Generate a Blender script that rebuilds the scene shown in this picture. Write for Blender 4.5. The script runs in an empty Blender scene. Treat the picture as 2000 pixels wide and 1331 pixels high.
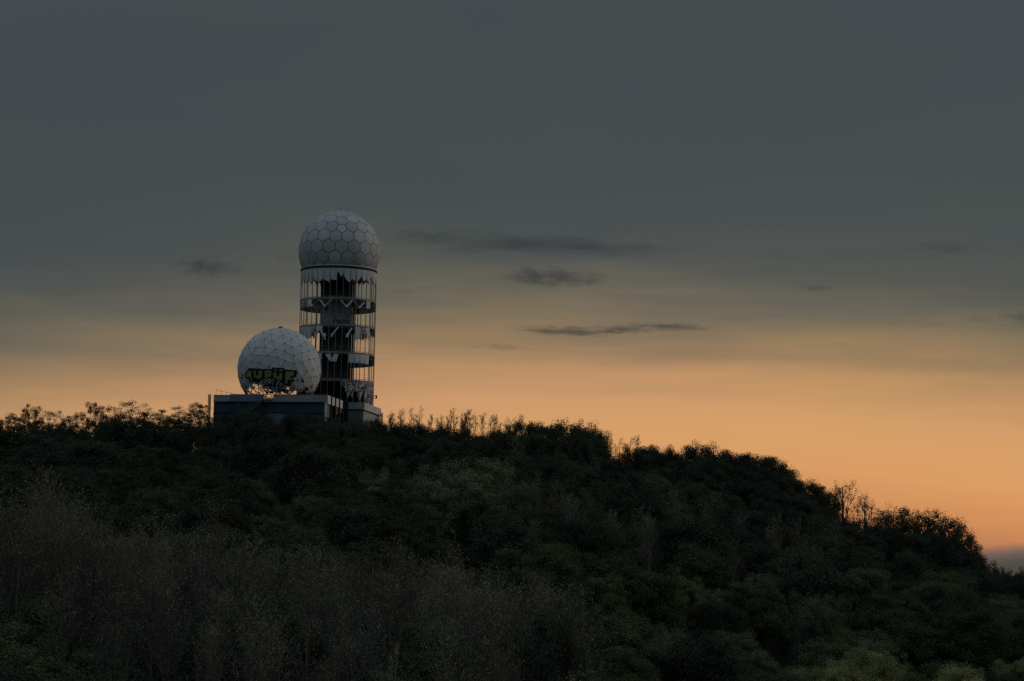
import bpy, bmesh, math, random
import numpy as np
from mathutils import Vector, Matrix
from mathutils.bvhtree import BVHTree

R = math.radians
sc = bpy.context.scene
COL = sc.collection

# ------------------------------------------------------------------ camera
EYE = 50.0                      # eye height above the far plain, m
FPX, CX, CY = 4000.0, 1000.0, 665.5     # lens in photo pixels (2000 x 1331)
PITCH, ROLL = R(6.21), R(1.0)
CAMROT = Matrix.Rotation(math.pi / 2 + PITCH, 3, 'X') @ Matrix.Rotation(ROLL, 3, 'Z')
cam_d = bpy.data.cameras.new('camera')
cam = bpy.data.objects.new('camera', cam_d)
COL.objects.link(cam)
cam.matrix_world = Matrix.Translation((0, 0, EYE)) @ CAMROT.to_4x4()
cam_d.sensor_width = 36.0
cam_d.lens = 72.0
cam_d.clip_start = 1.0
cam_d.clip_end = 90000.0
sc.camera = cam

def ray(px, py):
    return CAMROT @ Vector(((px - CX) / FPX, (CY - py) / FPX, -1.0))

def P(px, py, D):
    """point seen at a photo pixel, D metres ahead of the camera"""
    d = ray(px, py)
    return Vector((0, 0, EYE)) + d * (D / d.y)

# ------------------------------------------------------------------ world, sun, exposure
SUN_AZ = R(66.0)                # afterglow bearing, right of the view axis
SUN_EL = R(5.0)
def lin(c):
    return tuple((v / 255 / 12.92) if v / 255 <= .04045 else ((v / 255 + .055) / 1.055) ** 2.4 for v in c)

world = bpy.data.worlds.new('World')
sc.world = world
world.use_nodes = True
wn, wl = world.node_tree.nodes, world.node_tree.links
wn.clear()
def W(t, **kw):
    n = wn.new(t)
    for k, v in kw.items():
        setattr(n, k, v)
    return n
def wmath(op, a, b=None, c=None):
    n = W('ShaderNodeMath', operation=op)
    for i, v in enumerate((a, b, c)):
        if v is None:
            continue
        if isinstance(v, (int, float)):
            n.inputs[i].default_value = v
        else:
            wl.new(v, n.inputs[i])
    return n.outputs[0]
tc = W('ShaderNodeTexCoord')
nrm = W('ShaderNodeVectorMath', operation='NORMALIZE'); wl.new(tc.outputs['Generated'], nrm.inputs[0])
sep = W('ShaderNodeSeparateXYZ'); wl.new(nrm.outputs[0], sep.inputs[0])
el = wmath('ARCSINE', sep.outputs['Z'])
hx = wmath('SQRT', wmath('ADD', wmath('MULTIPLY', sep.outputs['X'], sep.outputs['X']), wmath('MULTIPLY', sep.outputs['Y'], sep.outputs['Y'])))
hx = wmath('MAXIMUM', hx, 1e-4)
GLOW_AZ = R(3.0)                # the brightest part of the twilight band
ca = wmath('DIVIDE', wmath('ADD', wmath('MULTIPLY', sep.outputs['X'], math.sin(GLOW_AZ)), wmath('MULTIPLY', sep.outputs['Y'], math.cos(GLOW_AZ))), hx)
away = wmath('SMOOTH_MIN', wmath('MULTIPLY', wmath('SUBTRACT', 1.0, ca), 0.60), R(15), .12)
# thin streaks of high haze lift and lower the twilight band a little
mp = W('ShaderNodeMapping'); wl.new(nrm.outputs[0], mp.inputs[0]); mp.inputs['Scale'].default_value = (4, 4, 42)
nz = W('ShaderNodeTexNoise'); wl.new(mp.outputs[0], nz.inputs['Vector']); nz.inputs['Scale'].default_value = 1.6
nz.inputs['Detail'].default_value = 5; nz.inputs['Roughness'].default_value = .55
wob = wmath('MULTIPLY', wmath('SUBTRACT', nz.outputs['Fac'], .5), R(2.0))
wob = wmath('MULTIPLY', wob, wmath('MINIMUM', wmath('DIVIDE', wmath('MAXIMUM', el, 0.0), R(6)), 1.0))
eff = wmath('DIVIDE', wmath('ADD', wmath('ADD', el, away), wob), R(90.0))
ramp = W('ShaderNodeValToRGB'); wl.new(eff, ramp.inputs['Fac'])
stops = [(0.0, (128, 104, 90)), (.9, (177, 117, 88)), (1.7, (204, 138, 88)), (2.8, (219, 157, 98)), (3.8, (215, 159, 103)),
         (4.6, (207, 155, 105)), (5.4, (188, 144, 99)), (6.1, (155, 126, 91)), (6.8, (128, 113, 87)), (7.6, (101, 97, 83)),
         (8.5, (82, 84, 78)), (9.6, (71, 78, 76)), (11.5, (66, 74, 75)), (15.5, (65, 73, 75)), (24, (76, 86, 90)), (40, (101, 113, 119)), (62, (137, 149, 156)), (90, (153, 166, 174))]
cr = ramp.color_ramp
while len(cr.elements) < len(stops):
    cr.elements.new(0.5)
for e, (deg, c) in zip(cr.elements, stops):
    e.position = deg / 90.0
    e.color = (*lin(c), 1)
# broad uneven haze, slightly bluer or warmer
mp2 = W('ShaderNodeMapping'); wl.new(nrm.outputs[0], mp2.inputs[0]); mp2.inputs['Scale'].default_value = (3.2, 3.2, 13); mp2.inputs['Location'].default_value = (.7, .2, .4)
nz2 = W('ShaderNodeTexNoise'); wl.new(mp2.outputs[0], nz2.inputs['Vector']); nz2.inputs['Scale'].default_value = 1.3; nz2.inputs['Detail'].default_value = 3
tint = W('ShaderNodeValToRGB'); wl.new(nz2.outputs['Fac'], tint.inputs['Fac'])
tint.color_ramp.elements[0].position = .3; tint.color_ramp.elements[0].color = (1.03, 1.02, .96, 1)
tint.color_ramp.elements[1].position = .7; tint.color_ramp.elements[1].color = (.94, .95, 1.06, 1)
hz = W('ShaderNodeMix', data_type='RGBA', blend_type='MULTIPLY'); hz.inputs[0].default_value = 1.0
wl.new(ramp.outputs[0], hz.inputs[6]); wl.new(tint.outputs[0], hz.inputs[7])
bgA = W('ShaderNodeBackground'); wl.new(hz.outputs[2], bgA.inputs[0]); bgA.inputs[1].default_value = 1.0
sky = W('ShaderNodeTexSky', sky_type='NISHITA', sun_disc=False, sun_elevation=R(-3.0), sun_rotation=SUN_AZ)
bgB = W('ShaderNodeBackground'); wl.new(sky.outputs[0], bgB.inputs[0]); bgB.inputs[1].default_value = 0.05
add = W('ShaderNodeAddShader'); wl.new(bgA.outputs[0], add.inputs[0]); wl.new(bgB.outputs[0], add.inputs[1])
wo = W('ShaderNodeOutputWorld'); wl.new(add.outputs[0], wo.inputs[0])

sun_d = bpy.data.lights.new('sun', 'SUN')
sun_d.energy = 0.6
sun_d.angle = R(20)
sun_d.color = (1.0, .78, .58)
sun = bpy.data.objects.new('sun', sun_d); COL.objects.link(sun)
sd = Vector((math.sin(SUN_AZ) * math.cos(SUN_EL), math.cos(SUN_AZ) * math.cos(SUN_EL), math.sin(SUN_EL)))
sun.rotation_euler = sd.to_track_quat('Z', 'Y').to_euler()
sun.location = (60, 0, EYE + 60)

sc.view_settings.view_transform = 'Standard'
sc.view_settings.look = 'None'
sc.view_settings.exposure = 0.0
sc.view_settings.gamma = 1.0
sc.view_settings.use_curve_mapping = False
sc.render.engine = 'CYCLES'
sc.cycles.max_bounces = 5
sc.cycles.diffuse_bounces = 2
sc.cycles.transmission_bounces = 3
sc.cycles.volume_bounces = 0
sc.cycles.transparent_max_bounces = 8
sc.cycles.use_adaptive_sampling = False
sc.cycles.use_denoising = False

# ------------------------------------------------------------------ helpers
def tag(o, label=None, cat=None, group=None, kind=None):
    if label: o['label'] = label
    if cat: o['category'] = cat
    if group: o['group'] = group
    if kind: o['kind'] = kind
    return o

def empty(name, loc, label=None, cat=None, group=None):
    o = bpy.data.objects.new(name, None)
    COL.objects.link(o)
    o.location = loc
    o.empty_display_size = .5
    return tag(o, label, cat, group)

def link(name, me, parent=None, mat=None, loc=None):
    o = bpy.data.objects.new(name, me)
    COL.objects.link(o)
    if parent is not None: o.parent = parent
    if mat is not None and not me.materials: me.materials.append(mat)
    if loc is not None: o.location = loc
    return o

def np_mesh(name, verts, faces, smooth=False):
    """verts (N,3), faces (M,k) with one k"""
    verts = np.asarray(verts, dtype=np.float32).reshape(-1, 3)
    faces = np.asarray(faces, dtype=np.int32)
    me = bpy.data.meshes.new(name)
    M, k = faces.shape
    me.vertices.add(len(verts)); me.vertices.foreach_set('co', verts.ravel())
    me.loops.add(M * k); me.loops.foreach_set('vertex_index', faces.ravel())
    me.polygons.add(M)
    me.polygons.foreach_set('loop_start', np.arange(0, M * k, k, dtype=np.int32))
    me.polygons.foreach_set('use_smooth', np.full(M, smooth, dtype=bool))
    me.update(calc_edges=True)
    return me

class MB:
    """collects shapes of ONE part"""
    def __init__(self): self.v, self.f = [], []
    def poly(self, pts):
        n = len(self.v); self.v += [tuple(p) for p in pts]; self.f.append(tuple(range(n, n + len(pts))))
    def prism(self, bottom, top):
        n = len(self.v); k = len(bottom)
        self.v += [tuple(p) for p in bottom] + [tuple(p) for p in top]
        self.f.append(tuple(range(n + k - 1, n - 1, -1))); self.f.append(tuple(range(n + k, n + 2 * k)))
        for i in range(k):
            j = (i + 1) % k
            self.f.append((n + i, n + j, n + k + j, n + k + i))
    def box(self, c, a, b, h):
        """centre of the base, half vectors a and b, height vector h"""
        c, a, b, h = Vector(c), Vector(a), Vector(b), Vector(h)
        q = [c - a - b, c + a - b, c + a + b, c - a + b]
        self.prism(q, [p + h for p in q])
    def bar(self, p, q, w, d=None, up=(0, 0, 1), sides=4):
        p, q = Vector(p), Vector(q); d = w if d is None else d
        t = (q - p).normalized(); u = Vector(up)
        if abs(t.dot(u)) > .98: u = Vector((0, 1, 0))
        s = t.cross(u).normalized(); u = s.cross(t)
        ring = []
        for k in range(sides):
            a = math.pi / 4 + 2 * math.pi * k / sides
            ring.append(s * (math.cos(a) * w * .7071) + u * (math.sin(a) * d * .7071))
        self.prism([p + r for r in ring], [q + r for r in ring])
    def build(self, name, mat, parent=None, loc=None, smooth=False):
        me = bpy.data.meshes.new(name)
        me.from_pydata(self.v, [], self.f); me.update()
        if smooth: me.polygons.foreach_set('use_smooth', np.full(len(me.polygons), True))
        return link(name, me, parent, mat, loc)

def material(name):
    m = bpy.data.materials.new(name); m.use_nodes = True
    m.node_tree.nodes.clear()
    return m, m.node_tree.nodes, m.node_tree.links

def surf(name, col, col2=None, scale=1.0, rough=.85, spots=None, spot_scale=3.0, spot_amt=.45, bump=.0, streak=False, rnd=0.0, spec=.25):
    """painted / mineral surface: two tones mixed by noise, optional dark marks, optional tint per object"""
    m, n, l = material(name)
    out = n.new('ShaderNodeOutputMaterial'); bs = n.new('ShaderNodeBsdfPrincipled')
    l.new(bs.outputs[0], out.inputs[0])
    bs.inputs['Roughness'].default_value = rough
    bs.inputs['Specular IOR Level'].default_value = spec
    tcn = n.new('ShaderNodeTexCoord'); mpn = n.new('ShaderNodeMapping'); l.new(tcn.outputs['Object'], mpn.inputs[0])
    if streak: mpn.inputs['Scale'].default_value = (1, 1, .18)
    nz = n.new('ShaderNodeTexNoise'); nz.inputs['Scale'].default_value = scale; nz.inputs['Detail'].default_value = 6
    nz.inputs['Roughness'].default_value = .65
    l.new(mpn.outputs[0], nz.inputs['Vector'])
    rp = n.new('ShaderNodeValToRGB'); l.new(nz.outputs['Fac'], rp.inputs[0])
    rp.color_ramp.elements[0].position = .32; rp.color_ramp.elements[1].position = .68
    rp.color_ramp.elements[0].color = (*(col2 or tuple(c * .65 for c in col)), 1); rp.color_ramp.elements[1].color = (*col, 1)
    c = rp.outputs[0]
    if spots:
        n2 = n.new('ShaderNodeTexNoise'); n2.inputs['Scale'].default_value = spot_scale; n2.inputs['Detail'].default_value = 3
        n2.inputs['Distortion'].default_value = 2.2
        l.new(tcn.outputs['Object'], n2.inputs['Vector'])
        r2 = n.new('ShaderNodeValToRGB'); l.new(n2.outputs['Fac'], r2.inputs[0])
        r2.color_ramp.elements[0].position = spot_amt + .08; r2.color_ramp.elements[0].color = (0, 0, 0, 1)
        r2.color_ramp.elements[1].position = spot_amt + .12; r2.color_ramp.elements[1].color = (1, 1, 1, 1)
        mx = n.new('ShaderNodeMix'); mx.data_type = 'RGBA'
        l.new(r2.outputs[0], mx.inputs[0]); l.new(c, mx.inputs[6]); mx.inputs[7].default_value = (*spots, 1)
        c = mx.outputs[2]
    if rnd:
        oi = n.new('ShaderNodeObjectInfo'); mr = n.new('ShaderNodeMapRange')
        l.new(oi.outputs['Random'], mr.inputs[0]); mr.inputs[3].default_value = 1 - rnd; mr.inputs[4].default_value = 1 + rnd
        mu = n.new('ShaderNodeVectorMath'); mu.operation = 'SCALE'
        l.new(c, mu.inputs[0]); l.new(mr.outputs[0], mu.inputs['Scale']); c = mu.outputs[0]
    l.new(c, bs.inputs['Base Color'])
    if bump:
        bp = n.new('ShaderNodeBump'); bp.inputs['Strength'].default_value = bump; bp.inputs['Distance'].default_value = .05
        l.new(nz.outputs['Fac'], bp.inputs['Height']); l.new(bp.outputs[0], bs.inputs['Normal'])
    return m

def leafmat(name, col, var=.3, hue=.0, trans=.2):
    m, n, l = material(name)
    out = n.new('ShaderNodeOutputMaterial'); df = n.new('ShaderNodeBsdfDiffuse'); tr = n.new('ShaderNodeBsdfTranslucent')
    mx = n.new('ShaderNodeMixShader'); mx.inputs[0].default_value = trans
    l.new(df.outputs[0], mx.inputs[1]); l.new(tr.outputs[0], mx.inputs[2]); l.new(mx.outputs[0], out.inputs[0])
    oi = n.new('ShaderNodeObjectInfo')
    mr = n.new('ShaderNodeMapRange'); l.new(oi.outputs['Random'], mr.inputs[0]); mr.inputs[3].default_value = 1 - var; mr.inputs[4].default_value = 1 + var
    tcn = n.new('ShaderNodeTexCoord'); nz = n.new('ShaderNodeTexNoise'); nz.inputs['Scale'].default_value = 1.1; nz.inputs['Detail'].default_value = 5
    l.new(tcn.outputs['Object'], nz.inputs['Vector'])
    rp = n.new('ShaderNodeValToRGB'); l.new(nz.outputs['Fac'], rp.inputs[0])
    rp.color_ramp.elements[0].position = .3; rp.color_ramp.elements[1].position = .7
    rp.color_ramp.elements[0].color = (col[0] * .75, col[1] * .78, col[2] * .85, 1)
    rp.color_ramp.elements[1].color = (min(1, col[0] * 1.3 + hue), col[1] * 1.2, col[2] * .95, 1)
    mu = n.new('ShaderNodeVectorMath'); mu.operation = 'SCALE'; l.new(rp.outputs[0], mu.inputs[0]); l.new(mr.outputs[0], mu.inputs['Scale'])
    l.new(mu.outputs[0], df.inputs[0]); l.new(mu.outputs[0], tr.inputs[0])
    return m

M = {
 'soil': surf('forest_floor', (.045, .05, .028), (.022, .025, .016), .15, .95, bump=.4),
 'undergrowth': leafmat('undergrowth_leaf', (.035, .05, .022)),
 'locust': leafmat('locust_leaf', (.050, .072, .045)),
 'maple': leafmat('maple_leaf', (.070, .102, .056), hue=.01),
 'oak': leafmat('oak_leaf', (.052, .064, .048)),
 'willow': leafmat('willow_leaf', (.150, .192, .120)),
 'yellow': leafmat('yellowing_leaf', (.215, .245, .120), hue=.02),
 'poplar': leafmat('poplar_leaf', (.20, .215, .15), hue=.02),
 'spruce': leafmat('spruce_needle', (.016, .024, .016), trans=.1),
 'bark': surf('dark_bark', (.075, .065, .052), (.04, .035, .03), 3, .9),
 'twig': surf('grey_brown_twig', (.110, .109, .088), (.058, .057, .047), 2, .9, rnd=.35),
 'pale_bark': surf('pale_bark', (.30, .29, .26), (.14, .13, .12), 2, .85),
 'white_panel': surf('radome_white_panel', (.47, .48, .475), (.37, .38, .385), .45, .65, streak=True, rnd=.11),
 'tri_panel': surf('dome_white_panel', (.55, .56, .555), (.43, .445, .45), .4, .65, streak=True, rnd=.06),
 'tri_panel_marked': surf('dome_panel_with_spray_marks', (.58, .59, .58), (.42, .44, .44), .7, .6, spots=(.03, .035, .035), spot_scale=1.1, spot_amt=.42),
 'seam': surf('dark_seam', (.03, .032, .033), (.02, .02, .02), 2, .8),
 'strut': surf('galvanised_strut', (.22, .22, .23), (.13, .13, .13), 3, .5),
 'steel': surf('painted_steel', (.24, .255, .26), (.13, .13, .13), 1.2, .6),
 'mullion': surf('weathered_mullion', (.20, .195, .185), (.11, .10, .095), 1.2, .7),
 'core_shaded': surf('shaded_sprayed_wall', (.05, .053, .055), (.028, .03, .032), .8, .9, spots=(.19, .20, .20), spot_scale=1.7, spot_amt=.52),  # core wall colour darkened to stand for the shaded floors
 'stair_steel': surf('dark_stair_steel', (.08, .085, .09), (.05, .05, .055), 2, .6),
 'collar': surf('collar_sheet', (.55, .56, .55), (.40, .41, .41), .8, .6),
 'membrane': surf('torn_membrane', (.60, .62, .62), (.40, .42, .43), .8, .75, streak=True, rnd=.1),
 'membrane_marked': surf('torn_membrane_sprayed', (.58, .60, .60), (.38, .40, .41), .8, .75, spots=(.03, .032, .035), spot_scale=1.3, spot_amt=.40),
 'slab': surf('concrete_slab', (.34, .34, .33), (.2, .2, .2), .8, .9),
 'core': surf('sprayed_core_wall', (.40, .41, .41), (.25, .26, .26), .6, .9, spots=(.05, .052, .055), spot_scale=1.6, spot_amt=.545),  # lighter copy of the core wall for the one lit floor
 'parapet': surf('parapet_concrete', (.33, .34, .34), (.23, .24, .24), .7, .9, spots=(.06, .065, .07), spot_scale=2.6, spot_amt=.51),
 'parapet_blue': surf('parapet_blue_grey', (.17, .22, .27), (.12, .16, .21), .7, .9, spots=(.06, .10, .22), spot_scale=1.2, spot_amt=.50),
 'blue_wall': surf('dark_blue_wall', (.030, .066, .098), (.019, .044, .068), .5, .8, streak=True),
 'pale_blue': surf('pale_blue_wall_panel', (.11, .16, .22), (.08, .12, .17), .6, .8),
 'grey_wall': surf('grey_wall', (.15, .165, .165), (.08, .09, .095), .6, .9),
 'white_wall': surf('white_render', (.46, .46, .44), (.33, .33, .32), .6, .85),
 'white_board': surf('white_board', (.66, .64, .60), (.48, .46, .44), .9, .75, rnd=.12),
 'roof': surf('bitumen_roof', (.07, .07, .07), (.045, .045, .045), .6, .95),
 'dark': surf('dark_parts_and_shade', (.02, .021, .022), (.012, .012, .012), 1, .9),  # near-black parts, also the painted shadow strips and the shaded top core floor
 'rust': surf('rusty_iron', (.05, .03, .022), (.03, .02, .018), 3, .8),
 'spray_black': surf('black_spray', (.012, .014, .014), (.008, .009, .009), 2, .6),
 'spray_yellow': surf('yellow_spray', (.29, .31, .115), (.20, .22, .085), 1.4, .7, spots=(.05, .055, .04), spot_scale=1.6, spot_amt=.60),
}

# ------------------------------------------------------------------ ground
COLS = np.array([-400, 0, 250, 500, 750, 1000, 1250, 1500, 1750, 2000, 2400], float)
DS = np.array([60, 100, 130, 170, 220, 280, 340, 362, 395], float)
#           -400   0   250   500   750  1000  1250  1500  1750  2000 2400
CAN = np.array([
          [1300, 1300, 1310, 1320, 1340, 1430, 1500, 1560, 1560, 1560, 1560],    # 60
          [1130, 1130, 1150, 1160, 1190, 1280, 1400, 1450, 1450, 1450, 1450],    # 100
          [ 985,  985, 1010, 1050, 1080, 1140, 1300, 1370, 1375, 1375, 1375],    # 130
          [ 985,  985,  990, 1010, 1035, 1070, 1200, 1285, 1295, 1300, 1300],    # 170
          [ 960,  960,  955,  960,  975,  990, 1085, 1165, 1200, 1212, 1215],    # 220
          [ 900,  900,  900,  895,  895,  905,  965, 1025, 1090, 1152, 1180],    # 280
          [ 850,  850,  850,  850,  850,  865,  895,  930, 1025, 1130, 1165],    # 340
          [ 828,  828,  825,  828,  838,  850,  880,  912, 1010, 1125, 1160],    # 362
          [ 806,  806,  800,  800,  822,  838,  870,  900,  995, 1122, 1160]], float)   # 395
HT = np.array([11, 11, 12, 12, 10, 10, 10, 10, 10], float)      # usual tree height at that distance
hor = 1101 + (COLS - 1000) * math.tan(ROLL)
GH = (hor[None, :] - CAN) / FPX * DS[:, None] - HT[:, None]      # ground relative to the eye

def sstep(a, b, x):
    t = np.clip((x - a) / (b - a), 0, 1)
    return t * t * (3 - 2 * t)

def ground_np(x, y):
    x = np.asarray(x, float); y = np.asarray(y, float)
    yc = np.clip(y, 60, 395)
    col = np.clip(1000 + FPX * x / np.maximum(yc, 60), COLS[0], COLS[-1])
    def pos(arr, v):
        i = np.clip(np.searchsorted(arr, v) - 1, 0, len(arr) - 2)
        t = (v - arr[i]) / (arr[i + 1] - arr[i])
        return i, t * t * (3 - 2 * t) * .4 + t * .6
    i, t = pos(DS, yc); j, s = pos(COLS, col)
    g = (GH[i, j] * (1 - t) * (1 - s) + GH[i + 1, j] * t * (1 - s) + GH[i, j + 1] * (1 - t) * s + GH[i + 1, j + 1] * t * s)
    # the viewer's own hill
    near = -1.7 + (np.minimum(g, -8) + 1.7) * sstep(0, 60, np.maximum(y, 0))
    g = np.where(y < 60, near, g)
    # building terrace
    ter = sstep(26, 17, np.abs(x + 41)) * sstep(32, 24, np.abs(y - 374))
    g = g * (1 - ter) + 17.0 * ter
    g = g + .35 * np.sin(x * .11 + 1.3) * np.sin(y * .09) * sstep(60, 110, y)
    # hill falls away to the plain all round
    f = np.maximum.reduce([sstep(405, 640, y), sstep(170, 420, np.abs(x)), sstep(0, -160, y)])
    return EYE + g * (1 - f) + (-EYE) * f
def ground(x, y):
    return float(ground_np(np.array([x]), np.array([y]))[0])

far = [700, 1100, 2000, 4500, 10000, 22000, 42000]
xs = np.array([-f for f in far[::-1]] + list(np.arange(-450, 451, 7.5)) + far)
ys = np.array([-f for f in far[::-1]] + list(np.arange(-200, 661, 7.5)) + far)
gx, gy = np.meshgrid(xs, ys)
gz = ground_np(gx.ravel(), gy.ravel())
nx = len(xs)
idx = np.arange(len(gz)).reshape(len(ys), nx)
fq = np.stack([idx[:-1, :-1], idx[:-1, 1:], idx[1:, 1:], idx[1:, :-1]], -1).reshape(-1, 4)
g_o = link('ground', np_mesh('ground', np.stack([gx.ravel(), gy.ravel(), gz], 1), fq, True), None, M['soil'])
tag(g_o, 'dark wooded hill and plain under the trees', kind='structure')

# ------------------------------------------------------------------ station building
TH = R(8)
F_ = Vector((math.cos(TH), -math.sin(TH), 0))      # along the front, to the right
S_ = Vector((math.sin(TH), math.cos(TH), 0))       # along the side, away from the viewer
C1 = P(640, 772, 356)
ZP = C1.z                                           # parapet top
ZB = ground(-41, 374) - .6
base0 = Vector((C1.x - 10, C1.y + 8, ZB))
bld = empty('station_building', base0, 'flat roofed station block with grey parapet and dark blue wall under the domes', 'building')
def L(front, side, z):       # building coordinates -> local to the empty
    w = Vector((C1.x, C1.y, 0)) + F_ * front + S_ * side
    return Vector((w.x, w.y, z)) - base0
FL, SL = 20.5, 16.2          # front length, side length to the step
C2 = P(712.5, 787, 371.8)
AX = (Vector((C2.x, C2.y, 0)) - Vector((C1.x, C1.y, 0))).dot(F_)      # how far the annex steps out to the right
AD = 15.0                    # annex depth
PH = 1.22                    # parapet band height
def wallbox(f0, f1, s0, s1, z0, z1, name, mat, parent=None):
    mb = MB()
    q = [L(f0, s0, z0), L(f1, s0, z0), L(f1, s1, z0), L(f0, s1, z0)]
    mb.prism(q, [p + Vector((0, 0, z1 - z0)) for p in q])
    return mb.build(name, mat, parent or bld)
zt = ZP - PH
w_front = wallbox(-FL, -.15, .30, .62, ZB, zt - .003, 'wall', M['blue_wall'])
wallbox(-FL, -FL + .3, .623, 30, ZB, zt - .003, 'wall', M['grey_wall'])
wallbox(-FL + .3, AX - .2, 29.7, 30, ZB, zt - .003, 'wall', M['grey_wall'])
wallbox(-.85, -.55, .623, SL - .003, ZB, zt - .003, 'wall', M['dark'])
wallbox(-.85, AX - .30, SL, SL + .3, ZB, zt - .003, 'wall', M['grey_wall'])
wallbox(AX - .50, AX - .2, SL + .303, SL + AD, ZB, zt - .003, 'wall', M['white_wall'])
# roof slab
mb = MB()
q = [L(-FL + .1, .33, zt + .02), L(-.2, .33, zt + .02), L(-.2, SL + .2, zt + .02), L(AX - .25, SL + .2, zt + .02), L(AX - .25, SL + AD - .1, zt + .02), L(AX - .25, 29.9, zt + .02), L(-FL + .1, 29.9, zt + .02)]
mb.prism(q, [p + Vector((0, 0, .18)) for p in q])
mb.build('roof', M['roof'], bld)
ZR = zt + .20
# parapet panels: front
cuts = [-FL, -17.6, -14.6, -11.45, -9.75, -6.6, -3.3, -.04]
for k in range(len(cuts) - 1):
    a, b = cuts[k], cuts[k + 1]
    top = ZP - (.68 if k == 3 else (.14 if k == 0 else 0))
    wallbox(a + .02, b - .02, 0, .28, zt, top, 'parapet_panel', M['parapet_blue'] if k in (1, 2) else M['parapet'])
    wallbox(a + .01, b - .01, -.05, .34, top + .002, top + .06, 'coping', M['slab'])
wallbox(-FL, -.04, -.0, .26, zt - .10, zt - .004, 'painted_shadow', M['dark'])  # dark strip standing in for the shade under the parapet overhang
# right side: dark columns with pale boards between
for k in range(5):
    s0 = .32 + k * 3.15
    if k < 4:
        wallbox(-.30, -.02, s0 + .1, s0 + 2.35, zt - .25, ZP - (.02 if k else 0), 'parapet_panel', M['white_board'])
        if k in (0, 2, 3):
            wallbox(-.42, -.16, s0 + .3, s0 + 2.2, zt - 2.6 + .5 * k, zt - .32, 'wall_board', M['grey_wall'])
    wallbox(-.34, .12, s0 + 2.42, s0 + 2.95, ZB, ZP + .1, 'column', M['dark'])
    wallbox(-.30, .06, s0 + 2.96, s0 + 3.18, ZB, zt - .2, 'column', M['white_board'])
wallbox(-.50, -.12, -.02, .29, ZB, zt - .11, 'corner_column', M['white_board'])
# annex parapet
for a, b in ((-.5, AX * .33), (AX * .33, AX)):
    wallbox(a + .02, b - .02, SL - .28, SL - .003, zt, ZP, 'parapet_panel', M['parapet'])
for k in range(3):
    s0 = SL - .28 + k * (AD / 3)
    wallbox(AX - .18, AX + .1, s0 + .02, s0 + AD / 3 - .02, zt - .1, ZP, 'parapet_panel', M['white_board'])
wallbox(-.5, AX + .08, SL - .22, SL - .01, zt - .12, zt - .004, 'painted_shadow', M['dark'])  # painted shadow line under the annex parapet, front
wallbox(AX - .18, AX + .04, SL, SL + AD, zt - .22, zt - .104, 'painted_shadow', M['dark'])  # painted shadow line under the annex parapet, side
# low blue storey band and pale panels on the front wall
wallbox(-FL + .02, -.55, .22, .297, zt - 2.0, zt - 1.86, 'wall_rail', M['dark'])
wallbox(-10.9, -7.6, .24, .296, zt - 4.6, zt - 2.05, 'wall_panel', M['pale_blue'])
wallbox(-7.0, -4.2, .24, .296, zt - 6.0, zt - 2.05, 'wall_panel', M['blue_wall'])
wallbox(-19.2, -17.9, .20, .296, zt - 3.9, zt - 2.4, 'window', M['dark'])
# steel stair on the front wall
st = MB()
for s in (-.45, -1.55):
    st.bar(L(-15.3, s, zt - 3.6), L(-11.4, s, zt + .1), .12, .28)
stair = st.build('stair', M['stair_steel'], bld)
for k in range(13):
    t = (k + .5) / 13
    c = L(-15.3 + 3.9 * t, -1.0, zt - 3.6 + 3.7 * t)
    mb = MB(); mb.box(c, F_ * .14, S_ * .53, (0, 0, .04)); mb.build('tread', M['stair_steel'], stair)
mb = MB(); mb.box(L(-10.6, -.95, zt + .08), F_ * .85, S_ * .6, (0, 0, .08)); mb.build('landing', M['stair_steel'], stair)
for s in (-.45, -1.55):
    mb = MB(); mb.bar(L(-15.3, s, zt - 2.55), L(-11.4, s, zt + 1.15), .06); mb.bar(L(-11.4, s, zt + 1.15), L(-9.8, s, zt + 1.15), .06)
    mb.build('handrail', M['stair_steel'], stair)
    for k in range(6):
        t = k / 5
        mb = MB(); b = L(-15.3 + 3.9 * t, s, zt - 3.6 + 3.7 * t); mb.bar(b, b + Vector((0, 0, 1.05)), .05); mb.build('baluster', M['stair_steel'], stair)
for f in (-15.6, -13.4, -10.0):
    for s in (-.35, -1.65):
        mb = MB(); mb.bar(L(f, s, ZB), L(f, s, zt + (.08 if f > -11 else .3)), .11); mb.build('post', M['stair_steel'], stair)
# wire fence on the left end of the roof
for k in range(5):
    f = -FL + .3 + k * .95
    mb = MB(); b = L(f, .5, ZR); mb.bar(b, b + Vector((0, 0, 1.95 - .2 * k)), .05); mb.build('fence_post', M['steel'], bld)
mb = MB()
for k in range(4):
    for h in (.9, .97):
        a = L(-FL + .3 + k * .95, .5, ZR + (1.95 - .2 * k) * h); b = L(-FL + .3 + (k + 1) * .95, .5, ZR + (1.75 - .2 * k) * h)
        mb.bar(a, b, .025)
mb.build('fence_wire', M['steel'], bld)

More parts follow.
